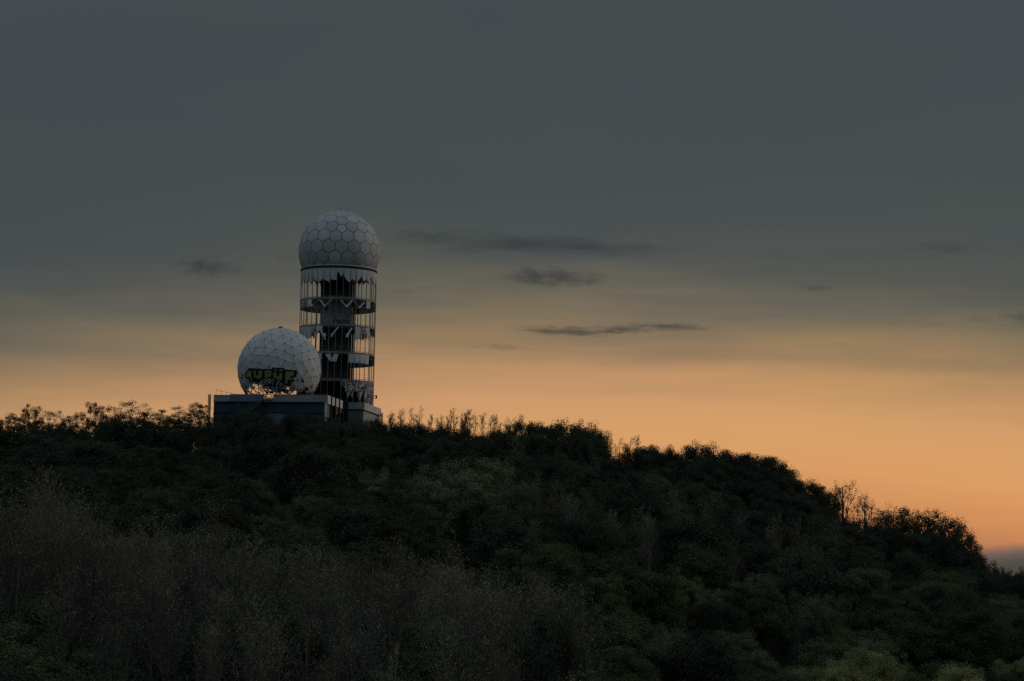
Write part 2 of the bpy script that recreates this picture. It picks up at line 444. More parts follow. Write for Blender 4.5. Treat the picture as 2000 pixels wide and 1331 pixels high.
# ------------------------------------------------------------------ geodesic helpers
def icosphere(freq):
    """pole-up icosahedron subdivided; unit verts and triangles"""
    t = [Vector((0, 0, 1))]
    for ring, off, zz in ((1, 0, 1), (2, 36, -1)):
        for k in range(5):
            a = R(off + 72 * k)
            z = zz / math.sqrt(5); r = 2 / math.sqrt(5)
            t.append(Vector((r * math.sin(a), -r * math.cos(a), z)))
    t.append(Vector((0, 0, -1)))
    T = []
    for k in range(5):
        k1 = (k + 1) % 5
        T += [(0, 1 + k, 1 + k1), (1 + k, 6 + k, 1 + k1), (1 + k1, 6 + k, 6 + k1), (11, 6 + k1, 6 + k)]
    verts, key, tris = [], {}, []
    def add(p):
        p = p.normalized(); kk = (round(p.x, 4), round(p.y, 4), round(p.z, 4))
        if kk not in key: key[kk] = len(verts); verts.append(p)
        return key[kk]
    for a, b, c in T:
        A, B, C = t[a], t[b], t[c]
        g = {}
        for i in range(freq + 1):
            for j in range(freq + 1 - i):
                g[i, j] = add(A * ((freq - i - j) / freq) + B * (i / freq) + C * (j / freq))
        for i in range(freq):
            for j in range(freq - i):
                tris.append((g[i, j], g[i + 1, j], g[i, j + 1]))
                if i + j < freq - 1: tris.append((g[i + 1, j], g[i + 1, j + 1], g[i, j + 1]))
    return verts, tris

# ------------------------------------------------------------------ tower
TD = 379.6
tb = P(655, 790, TD); TX, TY = tb.x, tb.y
def zrow(row, px=656, D=TD): return P(px, row, D).z
TR = 7.02
tower = empty('radome_tower', (TX, TY, ZR), 'tall round tower of open floors with torn white cladding under a hexagon panelled dome', 'tower')
def tl(phi, r, z): return Vector((r * math.sin(phi), -r * math.cos(phi), z - ZR))
ZS = [zrow(r) for r in (533.5, 589, 641, 693.5, 746.5)]    # undersides of the ring floors, top first
ZS.append(ZR)
NB = 36
# facing: the direction to the viewer is phi = FACE
FACE = math.atan2(TX, TY) * -1
def px2phi(px, row):
    """angle on the near half of the tower seen at this pixel"""
    d = ray(px, row); o = Vector((0, 0, EYE)); a = d.x ** 2 + d.y ** 2
    ox, oy = o.x - TX, o.y - TY
    b = 2 * (ox * d.x + oy * d.y); c = ox * ox + oy * oy - TR * TR
    q = b * b - 4 * a * c
    if q < 0:
        return FACE + (math.pi / 2 if px > 656 else -math.pi / 2)
    t = (-b - math.sqrt(q)) / (2 * a)
    return math.atan2(ox + d.x * t, -(oy + d.y * t))
# floors: disc slab + edge band
for i, z in enumerate(ZS[1:5]):
    mb = MB(); n = 48
    ring = [tl(2 * math.pi * k / n, TR - .14, z - .30) for k in range(n)]
    mb.prism(ring, [p + Vector((0, 0, .28)) for p in ring])
    fl = mb.build('floor_slab', M['slab'], tower)
    mb = MB()
    for k in range(n):
        a, b = 2 * math.pi * k / n, 2 * math.pi * (k + 1) / n
        mb.prism([tl(a, TR - .13, z - .34), tl(b, TR - .13, z - .34), tl(b, TR + .06, z - .34), tl(a, TR + .06, z - .34)],
                 [tl(a, TR - .13, z - .04), tl(b, TR - .13, z - .04), tl(b, TR + .06, z - .04), tl(a, TR + .06, z - .04)])
    mb.build('edge_band', M['steel'], fl)
    for h in (.16, .55, 1.0):
        mb = MB()
        for k in range(72):
            a, b = 2 * math.pi * k / 72, 2 * math.pi * (k + 1) / 72
            mb.bar(tl(a, TR - .25, z + h), tl(b, TR - .25, z + h), .022 if h > .3 else .07)
        mb.build('rail_wire', M['steel'], fl)
# mullions
for k in range(NB):
    a = 2 * math.pi * (k + .22) / NB
    if abs((a - FACE + math.pi) % (2 * math.pi) - math.pi) > R(97) and k % 3: continue      # most of the rear ones are gone
    mb = MB(); mb.bar(tl(a, TR, ZR - .02), tl(a, TR, ZS[0] - .1), .10, .10, up=tl(a, 1, ZR))
    mb.build('mullion', M['mullion'], tower)
# top slab and collar
def ringsolid(r0, r1, z0, z1, name, mat, n=64, parent=None):
    mb = MB()
    for k in range(n):
        a, b = 2 * math.pi * k / n, 2 * math.pi * (k + 1) / n
        mb.prism([tl(a, r0, z0), tl(b, r0, z0), tl(b, r1, z0), tl(a, r1, z0)], [tl(a, r0, z1), tl(b, r0, z1), tl(b, r1, z1), tl(a, r1, z1)])
    return mb.build(name, mat, parent or tower)
mb = MB(); ring = [tl(2 * math.pi * k / 48, TR - .1, ZS[0] - .05) for k in range(48)]
mb.prism(ring, [p + Vector((0, 0, .45)) for p in ring]); mb.build('top_slab', M['slab'], tower)
ringsolid(TR - .09, TR + .14, ZS[0] + .02, ZS[0] + .42, 'collar', M['dark'])
ringsolid(TR - .09, TR + .08, ZS[0] + .20, ZS[0] + .30, 'collar_band', M['steel']) if False else None
ringsolid(6.2, TR + .02, ZS[0] + .423, ZS[0] + .66, 'collar', M['collar'])
# core
mb = MB()
fr = Vector((math.sin(FACE), -math.cos(FACE), 0)); rt = Vector((math.cos(FACE), math.sin(FACE), 0))
cc = rt * -.30 + fr * .4
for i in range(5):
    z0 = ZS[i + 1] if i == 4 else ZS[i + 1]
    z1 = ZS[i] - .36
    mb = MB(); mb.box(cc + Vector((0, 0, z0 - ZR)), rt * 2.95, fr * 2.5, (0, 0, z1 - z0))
    cw = mb.build('core_wall', M['core'] if i == 1 else M['dark'] if i == 0 else M['core_shaded'], tower)  # shade put into the wall colour: one floor lit, the others dark
    if i == 1: core_lit = cw
# spray lettering on the lit core wall
def lettering(body, px, row, height, width):
    cu = bpy.data.curves.new('lettering', 'FONT'); cu.body = body; cu.align_x = 'CENTER'; cu.align_y = 'CENTER'; cu.offset = .035
    to = bpy.data.objects.new('lettering', cu); COL.objects.link(to)
    bpy.context.view_layer.update()
    me = bpy.data.meshes.new_from_object(to.evaluated_get(bpy.context.evaluated_depsgraph_get()))
    bpy.data.objects.remove(to)
    co = np.array([v.co for v in me.vertices]); w_, h_ = np.ptp(co[:, 0]), np.ptp(co[:, 1])
    o = link('graffiti_lettering', me, core_lit, M['spray_black'])
    depth = TD + cc.y + fr.y * 2.52
    p = P(px, row, depth) - Vector((TX, TY, ZR))
    d_ = (p - cc).dot(fr) - 2.512                    # bring it onto the wall's plane
    p = p - fr * d_
    m3 = Matrix((rt, Vector((0, 0, 1)), fr)).transposed()
    o.matrix_local = Matrix.Translation(p) @ m3.to_4x4() @ Matrix.Diagonal((width / w_, height / h_, 1, 1))
lettering('5', 638.5, 603.5, .85, .62)
lettering('OMIV', 667, 630.5, 1.15, 3.3)
# pipes beside the core
for k, (px, r) in enumerate(((686.5, 640), (690, 640), (614, 640))):
    x = (px - 656) / 10.55
    mb = MB(); mb.bar(rt * x + fr * 1.0, rt * x + fr * 1.0 + Vector((0, 0, ZS[0] - ZR - .1)), .28 if k == 0 else .14, sides=6)
    mb.build('pipe', M['steel'], tower)

# torn cladding, one sheet per bay
rt_rng = random.Random(7)
def sheet(p0, p1, ztop, lens, mat, r=TR + .075):
    """hanging sheet between two angles; lens = hanging length at even steps"""
    mb = MB(); n = len(lens) - 1
    for k in range(n):
        a, b = p0 + (p1 - p0) * k / n, p0 + (p1 - p0) * (k + 1) / n
        wob = lambda l: -.05 * l
        A, B = tl(a, r, ztop), tl(b, r, ztop)
        C_, D_ = tl(b, r + wob(lens[k + 1]), ztop - lens[k + 1]), tl(a, r + wob(lens[k]), ztop - lens[k])
        mb.poly([A, B, C_, D_])
        inn = Vector((-math.sin((a + b) / 2), math.cos((a + b) / 2), 0)) * .03
        mb.poly([D_ + inn, C_ + inn, B + inn, A + inn]); mb.poly([D_, C_, C_ + inn, D_ + inn])
    return mb.build('torn_sheet', mat, tower)
def bay_angles(i): return 2 * math.pi * (i + .22) / NB + .003, 2 * math.pi * (i + 1.22) / NB - .003
def rel(a): return (a - FACE + math.pi) % (2 * math.pi) - math.pi
def spikes(prof, lo, jag):
    """profile in metres sampled and torn"""
    return [max(lo, p + rt_rng.uniform(-jag, jag)) for p in prof]
notch = [px2phi(x, 548) for x in (590, 609, 634, 661, 670, 706, 716, 725)]
depth = [1.0, 1.6, 1.2, 1.75, 1.25, 1.2, .7, 1.4]
PR3 = [(578, 1.2), (590, 2.0), (598, 2.55), (604, 2.1), (608, .8), (612, 2.3), (616, 1.7), (620, .8), (626, .5), (687, 1.8), (694, 2.6), (698, 2.2), (702, 2.5), (706, .9), (709, 2.0), (713, .9), (716, 2.1), (730, 1.5)]
PR5 = [(670, 1.0), (676, 2.2), (680, 3.2), (684, 1.6), (688, 3.1), (693, 1.2), (698, 2.6), (704, 3.6), (709, 1.6), (716, 3.9), (722, 4.3), (735, 4.4)]
def prof(a, b, table, row, jag=.14, n=12):
    out = []
    for k in range(n + 1):
        p = rel(a + (b - a) * k / n)
        x = 655.5 + 74.5 * math.sin(max(-1.55, min(1.55, p)))
        out.append(max(.3, float(np.interp(x, [t[0] for t in table], [t[1] for t in table])) + rt_rng.uniform(-jag, jag)))
    return out
for i in range(NB):
    a, b = bay_angles(i); m_ = rel((a + b) / 2)
    n = 8
    if abs(m_) < R(95):      # front, top floor
        pr = []
        for k in range(n + 1):
            p = a + (b - a) * k / n
            l = 2.35 + .22 * math.sin(p * 23) + rt_rng.uniform(-.22, .22)
            for nn, dd in zip(notch, depth):
                w = abs(p - nn) / R(7)
                if w < 1: l = min(l, 2.35 - dd * (1 - w) ** 1.3)
            pr.append(max(.35, l))
        sheet(a, b, ZS[0] + .02, pr, M['membrane'])
    else:
        base = rt_rng.uniform(.5, 1.3)
        sheet(a, b, ZS[0] + .02, spikes([base + 1.2 * abs(k / n - .5) for k in range(n + 1)], .4, .35), M['membrane'])
    # third floor: ragged left and right of the middle, more behind
    px = 656 + 74 * math.sin(m_)
    if abs(m_) < R(92):
        if 581 < px < 625 or 688 < px < 720:
            sheet(a, b, ZS[2] - .36, prof(a, b, PR3, 655), M['membrane_marked' if i % 4 == 0 else 'membrane'])
        # second floor: short sheets at the ends
        if px < 602 or 711 < px < 721:
            sheet(a, b, ZS[1] - .36, spikes([1.35] * (n + 1), .4, .06), M['membrane_marked' if px < 600 else 'membrane'])
        # fourth floor: straight skirt on the right
        if 673 < px < 719:
            sheet(a, b, ZS[3] - .36, spikes([1.62] * (n + 1), .4, .05), M['membrane'])
        # lowest floor: shredded cladding on the right
        if 671 < px:
            sheet(a, b, ZS[4] - .36, prof(a, b, PR5, 765, .25), M['membrane_marked'])
        if px < 625:
            sheet(a, b, ZS[3] - .36, spikes([1.5] * (n + 1), .4, .5), M['membrane'])
    else:
        if i % 3:
            sheet(a, b, ZS[2] - .36, spikes([.7 + 1.0 * abs(k / n - .5) for k in range(n + 1)], .3, .35), M['membrane'])
        sheet(a, b, ZS[4] - .36, spikes([4.5] * (n + 1), .4, .1), M['membrane'])
        sheet(a, b, ZS[1] - .36, spikes([1.3] * (n + 1), .4, .04), M['membrane'])
        sheet(a, b, ZS[3] - .36, spikes([1.45] * (n + 1), .4, .04), M['membrane'])
# V braces
def brace(pa, ra, pb, rb, w=.32):
    A, B = tl(px2phi(pa, ra), TR + .1, zrow(ra + 1, D=TD - 6.5)), tl(px2phi(pb, rb), TR + .1, zrow(rb + 1, D=TD - 6.5))
    mb = MB(); mb.bar(A, B, w, .07, up=(A + B).normalized()); mb.build('brace', M['membrane'], tower)
for x0, x1, x2, r0, r1 in ((602.5, 611.5, 621, 586, 597), (624.5, 635, 648, 585, 598.5), (664.5, 676.5, 688, 585, 598.5), (691, 700.5, 711, 586.5, 599)):
    brace(x0, r0, x1, r1); brace(x1, r1, x2, r0)
brace(624.5, 638.5, 631, 655); brace(661, 638.5, 648, 655); brace(687, 639, 677, 655); brace(626.5, 641, 636, 664, .2)
# patches of sheet hanging in the middle of the third and fourth floors
def patch(pts, mat):
    q = [tl(px2phi(x, y), TR + .09, zrow(y + .9, D=TD - 6.6)) for x, y in pts]
    inn = [p - Vector((p.x, p.y, 0)).normalized() * .04 for p in q]
    mb = MB(); mb.prism(q, inn); mb.build('torn_sheet', mat, tower)
patch([(629, 651), (637, 651), (636, 658), (631, 658)], M['membrane'])
patch([(647, 652), (653, 649), (650, 657), (646, 658)], M['membrane'])
patch([(676, 651), (683, 651), (680, 657), (675, 659)], M['membrane'])
patch([(635, 692), (646, 691), (647, 706), (645, 706)], M['membrane'])
patch([(648, 698), (653, 691), (661, 691), (657, 706), (648, 706)], M['membrane'])
# floodlight on its arm
lampz = zrow(773.5)
phl = FACE + R(92)
mb = MB()
mb.bar(tl(phl, TR - .02, lampz - .25), tl(phl, TR + .45, lampz - .25), .10); mb.bar(tl(phl, TR - .02, lampz + .2), tl(phl, TR + .45, lampz + .2), .10)
fa = mb.build('lamp_arm', M['dark'], tower)
mb = MB(); mb.box(tl(phl, TR + .55, lampz - .32), Vector((.14, 0, 0)), Vector((0, .18, 0)), (0, 0, .62)); mb.build('floodlight', M['dark'], fa)

# tower radome: shell of hexagon panels
RC = P(659.3, 492.5, TD).z
RR = 7.66
ZCUT = ZS[0] + .64
rad = ringsolid(6.45, 6.78, ZCUT, ZCUT + .22, 'radome', M['collar'])
iv, it = icosphere(4)
rotz = Matrix.Rotation(FACE + R(3), 3, 'Z')
iv = [rotz @ v for v in iv]
nb = {k: [] for k in range(len(iv))}
for t in it:
    c = (iv[t[0]] + iv[t[1]] + iv[t[2]]).normalized()
    for k in t: nb[k].append(c)
cen = Vector((0, 0, RC - ZR))
def hexpanel(k):
    v = iv[k]; u = v.orthogonal().normalized(); w = v.cross(u)
    cs = sorted(nb[k], key=lambda c: math.atan2(c.dot(w), c.dot(u)))
    n = len(cs); gap = .055
    outer = []
    for c in cs:
        d = (c - v * c.dot(v)); outer.append((c - d.normalized() * (gap / RR) * 1.15).normalized())
    zc = (ZCUT + .1 - RC) / RR
    if max(c.z for c in outer) < zc + .02: return
    def clip(p): return p if p.z > zc else Vector((p.x, p.y, 0)).normalized() * math.sqrt(1 - zc * zc) + Vector((0, 0, zc))
    outer = [clip(p) for p in outer]
    mid = sum(outer, Vector()).normalized()
    V = [mid * RR]; F = []
    m1 = []
    for j in range(n):
        a, b = outer[j], outer[(j + 1) % n]
        m1 += [a, ((a + b) / 2)]
    inner = [(p * .5 + mid * .5).normalized() for p in m1]
    V += [p * RR for p in inner] + [p.normalized() * RR for p in m1]
    N = 2 * n
    for j in range(N):
        k1 = (j + 1) % N
        F.append((0, 1 + j, 1 + k1)); F.append((1 + j, 1 + N + j, 1 + N + k1, 1 + k1))
    smoothN = len(F); o = len(V)
    V += [p.normalized() * RR for p in m1] + [p.normalized() * (RR - .07) for p in m1]
    for j in range(N):
        k1 = (j + 1) % N
        F.append((o + j, o + N + j, o + N + k1, o + k1))
    me = bpy.data.meshes.new('panel')
    me.from_pydata([tuple(p + cen) for p in V], [], F)
    sm = np.zeros(len(F), bool); sm[:smoothN] = True
    me.polygons.foreach_set('use_smooth', sm); me.update()
    link('panel', me, rad, M['white_panel'])
for k in range(len(iv)): hexpanel(k)
# dark lining behind the seams
zc = (ZCUT + .1 - RC) / RR
mb = MB(); n = 48; rows = []
la0 = math.asin(zc)
for r_ in range(17):
    la = la0 + (math.pi / 2 - la0) * r_ / 16 * .999
    rows.append([Vector((math.cos(la) * math.sin(2 * math.pi * k / n), -math.cos(la) * math.cos(2 * math.pi * k / n), math.sin(la))) * (RR - .08) + cen for k in range(n)])
for r_ in range(16):
    for k in range(n): mb.poly([rows[r_][k], rows[r_][(k + 1) % n], rows[r_ + 1][(k + 1) % n], rows[r_ + 1][k]])
mb.build('lining', M['seam'], rad)
mb = MB(); mb.bar(cen + Vector((0, 0, RR - .05)), cen + Vector((0, 0, RR + .95)), .05); mb.build('lightning_rod', M['steel'], rad)
mb = MB(); mb.box(cen + rt * 1.15 + Vector((0, 0, RR - .13)), rt * .32, fr * .3, (0, 0, .16)); mb.build('hatch', M['steel'], rad)

# ------------------------------------------------------------------ lower dome
DD = 367.0
dc = P(545.5, 722, DD); DR = 7.52
dome = empty('geodesic_dome', (dc.x, dc.y, ZR), 'white ball dome of triangle panels with yellow and black graffiti and a torn lower edge', 'dome')
cd = Vector((0, 0, dc.z - ZR))
dv, dt = icosphere(5)
jr = random.Random(3)
dface = math.atan2(dc.x, dc.y) * -1
rm = Matrix.Rotation(dface + R(20), 3, 'Z') @ Matrix.Rotation(R(24), 3, 'X')
dv = [(rm @ v + Vector((jr.uniform(-1, 1), jr.uniform(-1, 1), jr.uniform(-1, 1))) * .032).normalized() for v in dv]
zlow = -(dc.z - ZR) / DR
# a few triangle edges swapped, so the net is as uneven as the real one
edges = {}
for ti, t in enumerate(dt):
    for a, b in ((0, 1), (1, 2), (2, 0)):
        edges.setdefault(tuple(sorted((t[a], t[b]))), []).append(ti)
used = set(); dt = [tuple(t) for t in dt]
for e, (t0, t1) in list(edges.items()):
    if t0 in used or t1 in used or jr.random() > .12: continue
    a = [k for k in dt[t0] if k not in e][0]; b = [k for k in dt[t1] if k not in e][0]
    if len(set(dt[t0]) & set(e)) < 2 or len(set(dt[t1]) & set(e)) < 2: continue
    if (dv[a] - dv[b]).length > (dv[e[0]] - dv[e[1]]).length * 1.5: continue
    n0 = (a, e[0], b); n1 = (a, b, e[1])
    def orient(t):
        c = (dv[t[0]] + dv[t[1]] + dv[t[2]])
        return t if (dv[t[1]] - dv[t[0]]).cross(dv[t[2]] - dv[t[0]]).dot(c) > 0 else (t[0], t[2], t[1])
    dt[t0], dt[t1] = orient(n0), orient(n1); used |= {t0, t1}
estrut = set()
for t in dt:
    for a, b in ((0, 1), (1, 2), (2, 0)): estrut.add(tuple(sorted((t[a], t[b]))))
mb = MB()
for a, b in estrut:
    A, B = dv[a], dv[b]
    if max(A.z, B.z) < zlow + .01: continue
    if A.z < zlow or B.z < zlow:
        if A.z > B.z: A, B = B, A
        t = (zlow + .005 - A.z) / (B.z - A.z); A = A + (B - A) * t
    mb.bar(A * (DR - .10) + cd, B * (DR - .10) + cd, .085, .09, up=(A + B).normalized())
frame = mb.build('strut_frame', M['strut'], dome)
hub_me = None
for k, v in enumerate(dv):
    if v.z < zlow + .02: continue
    if hub_me is None:
        hb = MB(); hb.prism([Vector((math.cos(R(60 * j)) * .10, math.sin(R(60 * j)) * .10, -.10)) for j in range(6)], [Vector((math.cos(R(60 * j)) * .10, math.sin(R(60 * j)) * .10, .03)) for j in range(6)])
        o = hb.build('hub', M['seam'], frame); hub_me = o.data
    else:
        o = link('hub', hub_me, frame)
    o.rotation_mode = 'QUATERNION'; o.rotation_quaternion = v.to_track_quat('Z', 'Y'); o.location = v * DR + cd
# torn zone: how much of a point's surroundings is gone (0 intact .. 1 gone)
from mathutils import noise as mnoise
def torn(p):
    a = rel_d(math.atan2(p.x, -p.y))
    h = (p.z - zlow) * DR            # metres above the roof
    if abs(a) < R(100):
        px = 545.5 + 80 * math.sin(a) * math.sqrt(max(0, 1 - p.z ** 2))
        lim = np.interp(px, [460, 478, 490, 505, 520, 540, 560, 580, 592, 603, 612, 630], [.2, .8, 2.9, 3.1, 2.3, 1.6, 1.7, 2.0, 2.4, 2.4, 1.2, .2])
        if a < 0: lim += .0
    else:
        lim = 3.6 if a < R(-100) or a > R(150) else 2.0
    nz_ = mnoise.noise(p * 7.0) * 1.0 + mnoise.noise(p * 19.0) * .6
    return h + nz_ * 1.25 < lim
def rel_d(a): return (a - dface + math.pi) % (2 * math.pi) - math.pi
bvv, bvf = [], []
back = MB()
for t in dt:
    A, B, C_ = (dv[k] for k in t)
    if max(A.z, B.z, C_.z) < zlow + .03: continue
    c = (A + B + C_) / 3
    g = .029 / DR
    pts = []
    for p in (A, B, C_):
        d = (c - p); pts.append(p + d.normalized() * g * 2.0)
    h = (c.z - zlow) * DR
    nrm_ = (B - A).cross(C_ - A).normalized()
    if nrm_.dot(c) < 0: nrm_ = -nrm_
    if h > 4.3 and abs(rel_d(math.atan2(c.x, -c.y))) < R(110) or h > 4.8:
        hid = abs(rel_d(math.atan2(c.x, -c.y))) > R(97) and c.z < .8
        mb = back if hid else MB()
        mb.prism([p * DR - nrm_ * .05 + cd for p in pts], [p * DR + cd for p in pts])
        if not hid: mb.build('panel', M['tri_panel'], dome)
        n0 = len(bvv); bvv += [p * DR + cd for p in (A, B, C_)]; bvf.append((n0, n0 + 1, n0 + 2))
    else:
        n0 = len(bvv); bvv += [p * DR + cd for p in (A, B, C_)]; bvf.append((n0, n0 + 1, n0 + 2))
        fq_ = 8; keep = []
        grid = lambda i, j: pts[0] * ((fq_ - i - j) / fq_) + pts[1] * (i / fq_) + pts[2] * (j / fq_)
        for i in range(fq_):
            for j in range(fq_ - i):
                cand = [(grid(i, j), grid(i + 1, j), grid(i, j + 1))]
                if i + j < fq_ - 1: cand.append((grid(i + 1, j), grid(i + 1, j + 1), grid(i, j + 1)))
                for tri in cand:
                    cc_ = (tri[0] + tri[1] + tri[2]) / 3
                    if cc_.z < zlow or torn(cc_): continue
                    keep.append(tri)
        if not keep: continue
        mb = MB()
        whole = len(keep) >= fq_ * fq_
        if whole:
            mb.prism([p * DR - nrm_ * .05 + cd for p in pts], [p * DR + cd for p in pts])
        else:
            for tri in keep:
                mb.poly([p * DR + cd for p in tri]); mb.poly([p * DR - nrm_ * .03 + cd for p in tri[::-1]])
        mb.build('panel', M['tri_panel_marked'] if h < 3.0 else M['tri_panel'], dome)
tag(back.build('rear_panels', M['tri_panel'], dome), kind='stuff')
mb = MB(); mb.box(cd + Vector((0, 0, DR - .06)), Vector((.4, 0, 0)), Vector((0, .35, 0)), (0, 0, .22)); mb.box(cd + Vector((.05, 0, DR + .161)), Vector((.28, 0, 0)), Vector((0, .25, 0)), (0, 0, .10)); mb.build('top_vent', M['steel'], dome)
mb = MB(); n = 40
rr = math.sqrt(1 - zlow ** 2) * DR
for k in range(n):
    a, b = 2 * math.pi * k / n, 2 * math.pi * (k + 1) / n
    q = [Vector((math.sin(t) * r, -math.cos(t) * r, 0)) for t, r in ((a, rr - .2), (b, rr - .2), (b, rr + .1), (a, rr + .1))]
    mb.prism(q, [p + Vector((0, 0, .28)) for p in q])
mb.build('base_ring', M['slab'], dome)

# graffiti, laid on the panels
bvh = BVHTree.FromPolygons(bvv, bvf)
def inside(pt, poly):
    x, y = pt; c = False; j = len(poly) - 1
    for i in range(len(poly)):
        xi, yi = poly[i]; xj, yj = poly[j]
        if (yi > y) != (yj > y) and x < (xj - xi) * (y - yi) / (yj - yi) + xi: c = not c
        j = i
    return c
BACK = [(285, 225), (330, 210), (590, 235), (795, 235), (800, 203), (1062, 215), (1066, 240), (1337, 266), (1325, 402), (1268, 430), (1215, 505), (1192, 600), (1130, 608), (1050, 560), (940, 505), (800, 440), (650, 430), (560, 480), (500, 540), (400, 512), (330, 542), (300, 512), (280, 455), (213, 432), (203, 328)]
LET = [
 [[(350, 262), (300, 270), (232, 325), (226, 398), (262, 420), (308, 405), (318, 505), (352, 520), (374, 500), (345, 380)]],
 [[(388, 265), (440, 268), (448, 372), (488, 372), (500, 270), (582, 266), (578, 400), (532, 455), (480, 445), (436, 415), (398, 452)]],
 [[(630, 266), (780, 266), (784, 372), (742, 412), (704, 412), (700, 438), (640, 432), (626, 420)]],
 [[(836, 240), (895, 240), (890, 285), (832, 285)], [(946, 242), (1030, 242), (1025, 286), (942, 286)], [(815, 310), (885, 315), (896, 388), (945, 390), (950, 322), (1018, 322), (1012, 440), (985, 498), (940, 488), (815, 402)]],
 [[(1080, 290), (1272, 288), (1262, 384), (1188, 390), (1184, 418), (1252, 420), (1236, 465), (1152, 472), (1122, 560), (1062, 540)]]]
HOLE = [(690, 312), (730, 312), (730, 346), (690, 346)]
dw = Vector((dc.x, dc.y, ZR))
def paint(polys, off, mat, holes=(), step=7.0, inset=((0, 0),), mask=None):
    xs_ = [p[0] for q in polys for p in q]; ys_ = [p[1] for q in polys for p in q]
    x0, y0 = min(xs_), min(ys_); nx_, ny_ = int((max(xs_) - x0) / step) + 2, int((max(ys_) - y0) / step) + 2
    cache = {}; verts, faces = [], []
    def vert(i, j):
        if (i, j) in cache: return cache[i, j]
        X, Y = x0 + i * step, y0 + j * step
        d = ray(460 + X / 11.11, 700 + Y / 11.11).normalized()
        h = bvh.ray_cast(Vector((0, 0, EYE)) - dw, d)
        r_ = None
        if h[0] is not None:
            verts.append(tuple(h[0] - d * off)); r_ = len(verts) - 1
        cache[i, j] = r_; return r_
    for i in range(nx_):
        for j in range(ny_):
            c = (x0 + (i + .5) * step, y0 + (j + .5) * step)
            c = (c[0] + 3 * math.sin(c[1] * .09), c[1] + 3 * math.sin(c[0] * .05))
            if mask and not mask(*c): continue
            if any(all(inside((c[0] + ox, c[1] + oy), q) for ox, oy in inset) for q in polys) and not any(inside(c, q) for q in holes):
                q = [vert(i, j), vert(i, j + 1), vert(i + 1, j + 1), vert(i + 1, j)]
                if None not in q: faces.append(q)
    return link_mesh('graffiti', verts, faces, mat)
def link_mesh(name, verts, faces, mat):
    me = np_mesh(name, verts, faces); return link(name, me, dome, mat)
gb = paint([BACK], .03, M['spray_black']); gb.name = 'graffiti_outline'
MARKS = [[(1250, 470), (1282, 455), (1280, 520), (1218, 505)], [(1325, 462), (1368, 450), (1350, 500), (1338, 505)], [(1440, 470), (1485, 452), (1465, 482), (1500, 490), (1482, 530), (1440, 520), (1425, 490)],
         [(100, 395), (125, 400), (165, 455), (150, 470), (110, 425)], [(150, 345), (170, 350), (165, 395), (150, 390)]]
paint(MARKS, .03, M['spray_black']).name = 'graffiti_tag'
SCR = [(560, 470), (650, 425), (800, 435), (940, 500), (1050, 555), (1140, 610), (1130, 650), (900, 620), (640, 620), (590, 560)]
paint([SCR], .034, M['spray_black'], step=5.0, mask=lambda x, y: mnoise.noise(Vector((x * .035, y * .022, 3.3))) + .5 * mnoise.noise(Vector((x * .09, y * .06, 1.3))) > .02).name = 'graffiti_scribble'
for q in LET:
    o = paint(q, .05, M['spray_yellow'], [HOLE], inset=((-7, 0), (7, 0), (0, -5), (0, 5))); o.name = 'graffiti_letter'; o.parent = gb

# ------------------------------------------------------------------ lattice masts beside the building
def mast(px, row, D, label):
    top = P(px, row, D); zb = ground(top.x, top.y) - .1
    e = empty('lattice_mast', (top.x, top.y, zb), label, 'mast', 'iron masts beside the building')
    H = top.z - zb
    for s in (-1, 1):
        mb = MB(); mb.bar((s * .20, 0, 0), (s * .20, 0, H), .12); mb.build('rail', M['rust'], e)
    mb = MB(); mb.bar((0, .1, 0), (0, .1, H - .2), .16); mb.build('post', M['rust'], e)
    k = 0
    while .25 + k * .35 < H:
        mb = MB(); mb.bar((-.24, 0, .25 + k * .35), (.24, 0, .25 + k * .35), .05); mb.build('rung', M['rust'], e); k += 1
mast(409.5, 770, 361, 'dark iron ladder mast standing at the left end of the building')
mast(745.5, 806, 384, 'short dark iron mast standing right of the tower base')

# ------------------------------------------------------------------ trees
def tubes(paths, sides):
    """paths: list of (pts, radii)"""
    V, Fc = [], []; n = 0
    for pts, rad_ in paths:
        pts = np.asarray(pts, float); k = len(pts)
        for i in range(k):
            t = pts[min(i + 1, k - 1)] - pts[max(i - 1, 0)]
            t = t / (np.linalg.norm(t) + 1e-9)
            u = np.cross(t, (0.3, 0.9, 0.1)); u /= np.linalg.norm(u) + 1e-9
            w = np.cross(t, u)
            for s in range(sides):
                a = 2 * math.pi * s / sides
                V.append(pts[i] + (u * math.cos(a) + w * math.sin(a)) * rad_[i])
        for i in range(k - 1):
            for s in range(sides):
                s1 = (s + 1) % sides
                Fc.append((n + i * sides + s, n + i * sides + s1, n + (i + 1) * sides + s1, n + (i + 1) * sides + s))
        n += k * sides
    return np.array(V), np.array(Fc)

def leaves(cent, size, rng, up=.4, asp=.62, bias=None):
    """folded-free rhombus leaves at the given centres"""
    N = len(cent)
    nrm_ = rng.normal(size=(N, 3)); nrm_[:, 2] += up * np.sign(nrm_[:, 2])
    if bias is not None: nrm_ = nrm_ * .42 + bias
    nrm_ /= np.linalg.norm(nrm_, axis=1)[:, None]
    a = np.cross(nrm_, rng.normal(size=(N, 3))); a /= np.linalg.norm(a, axis=1)[:, None] + 1e-9
    b = np.cross(nrm_, a)
    s = size * rng.uniform(.65, 1.35, N)[:, None]
    v = np.stack([cent - a * s * .5, cent + b * s * asp * .5, cent + a * s * .5, cent - b * s * asp * .5], 1)
    return v.reshape(-1, 3), np.arange(N * 4).reshape(N, 4)

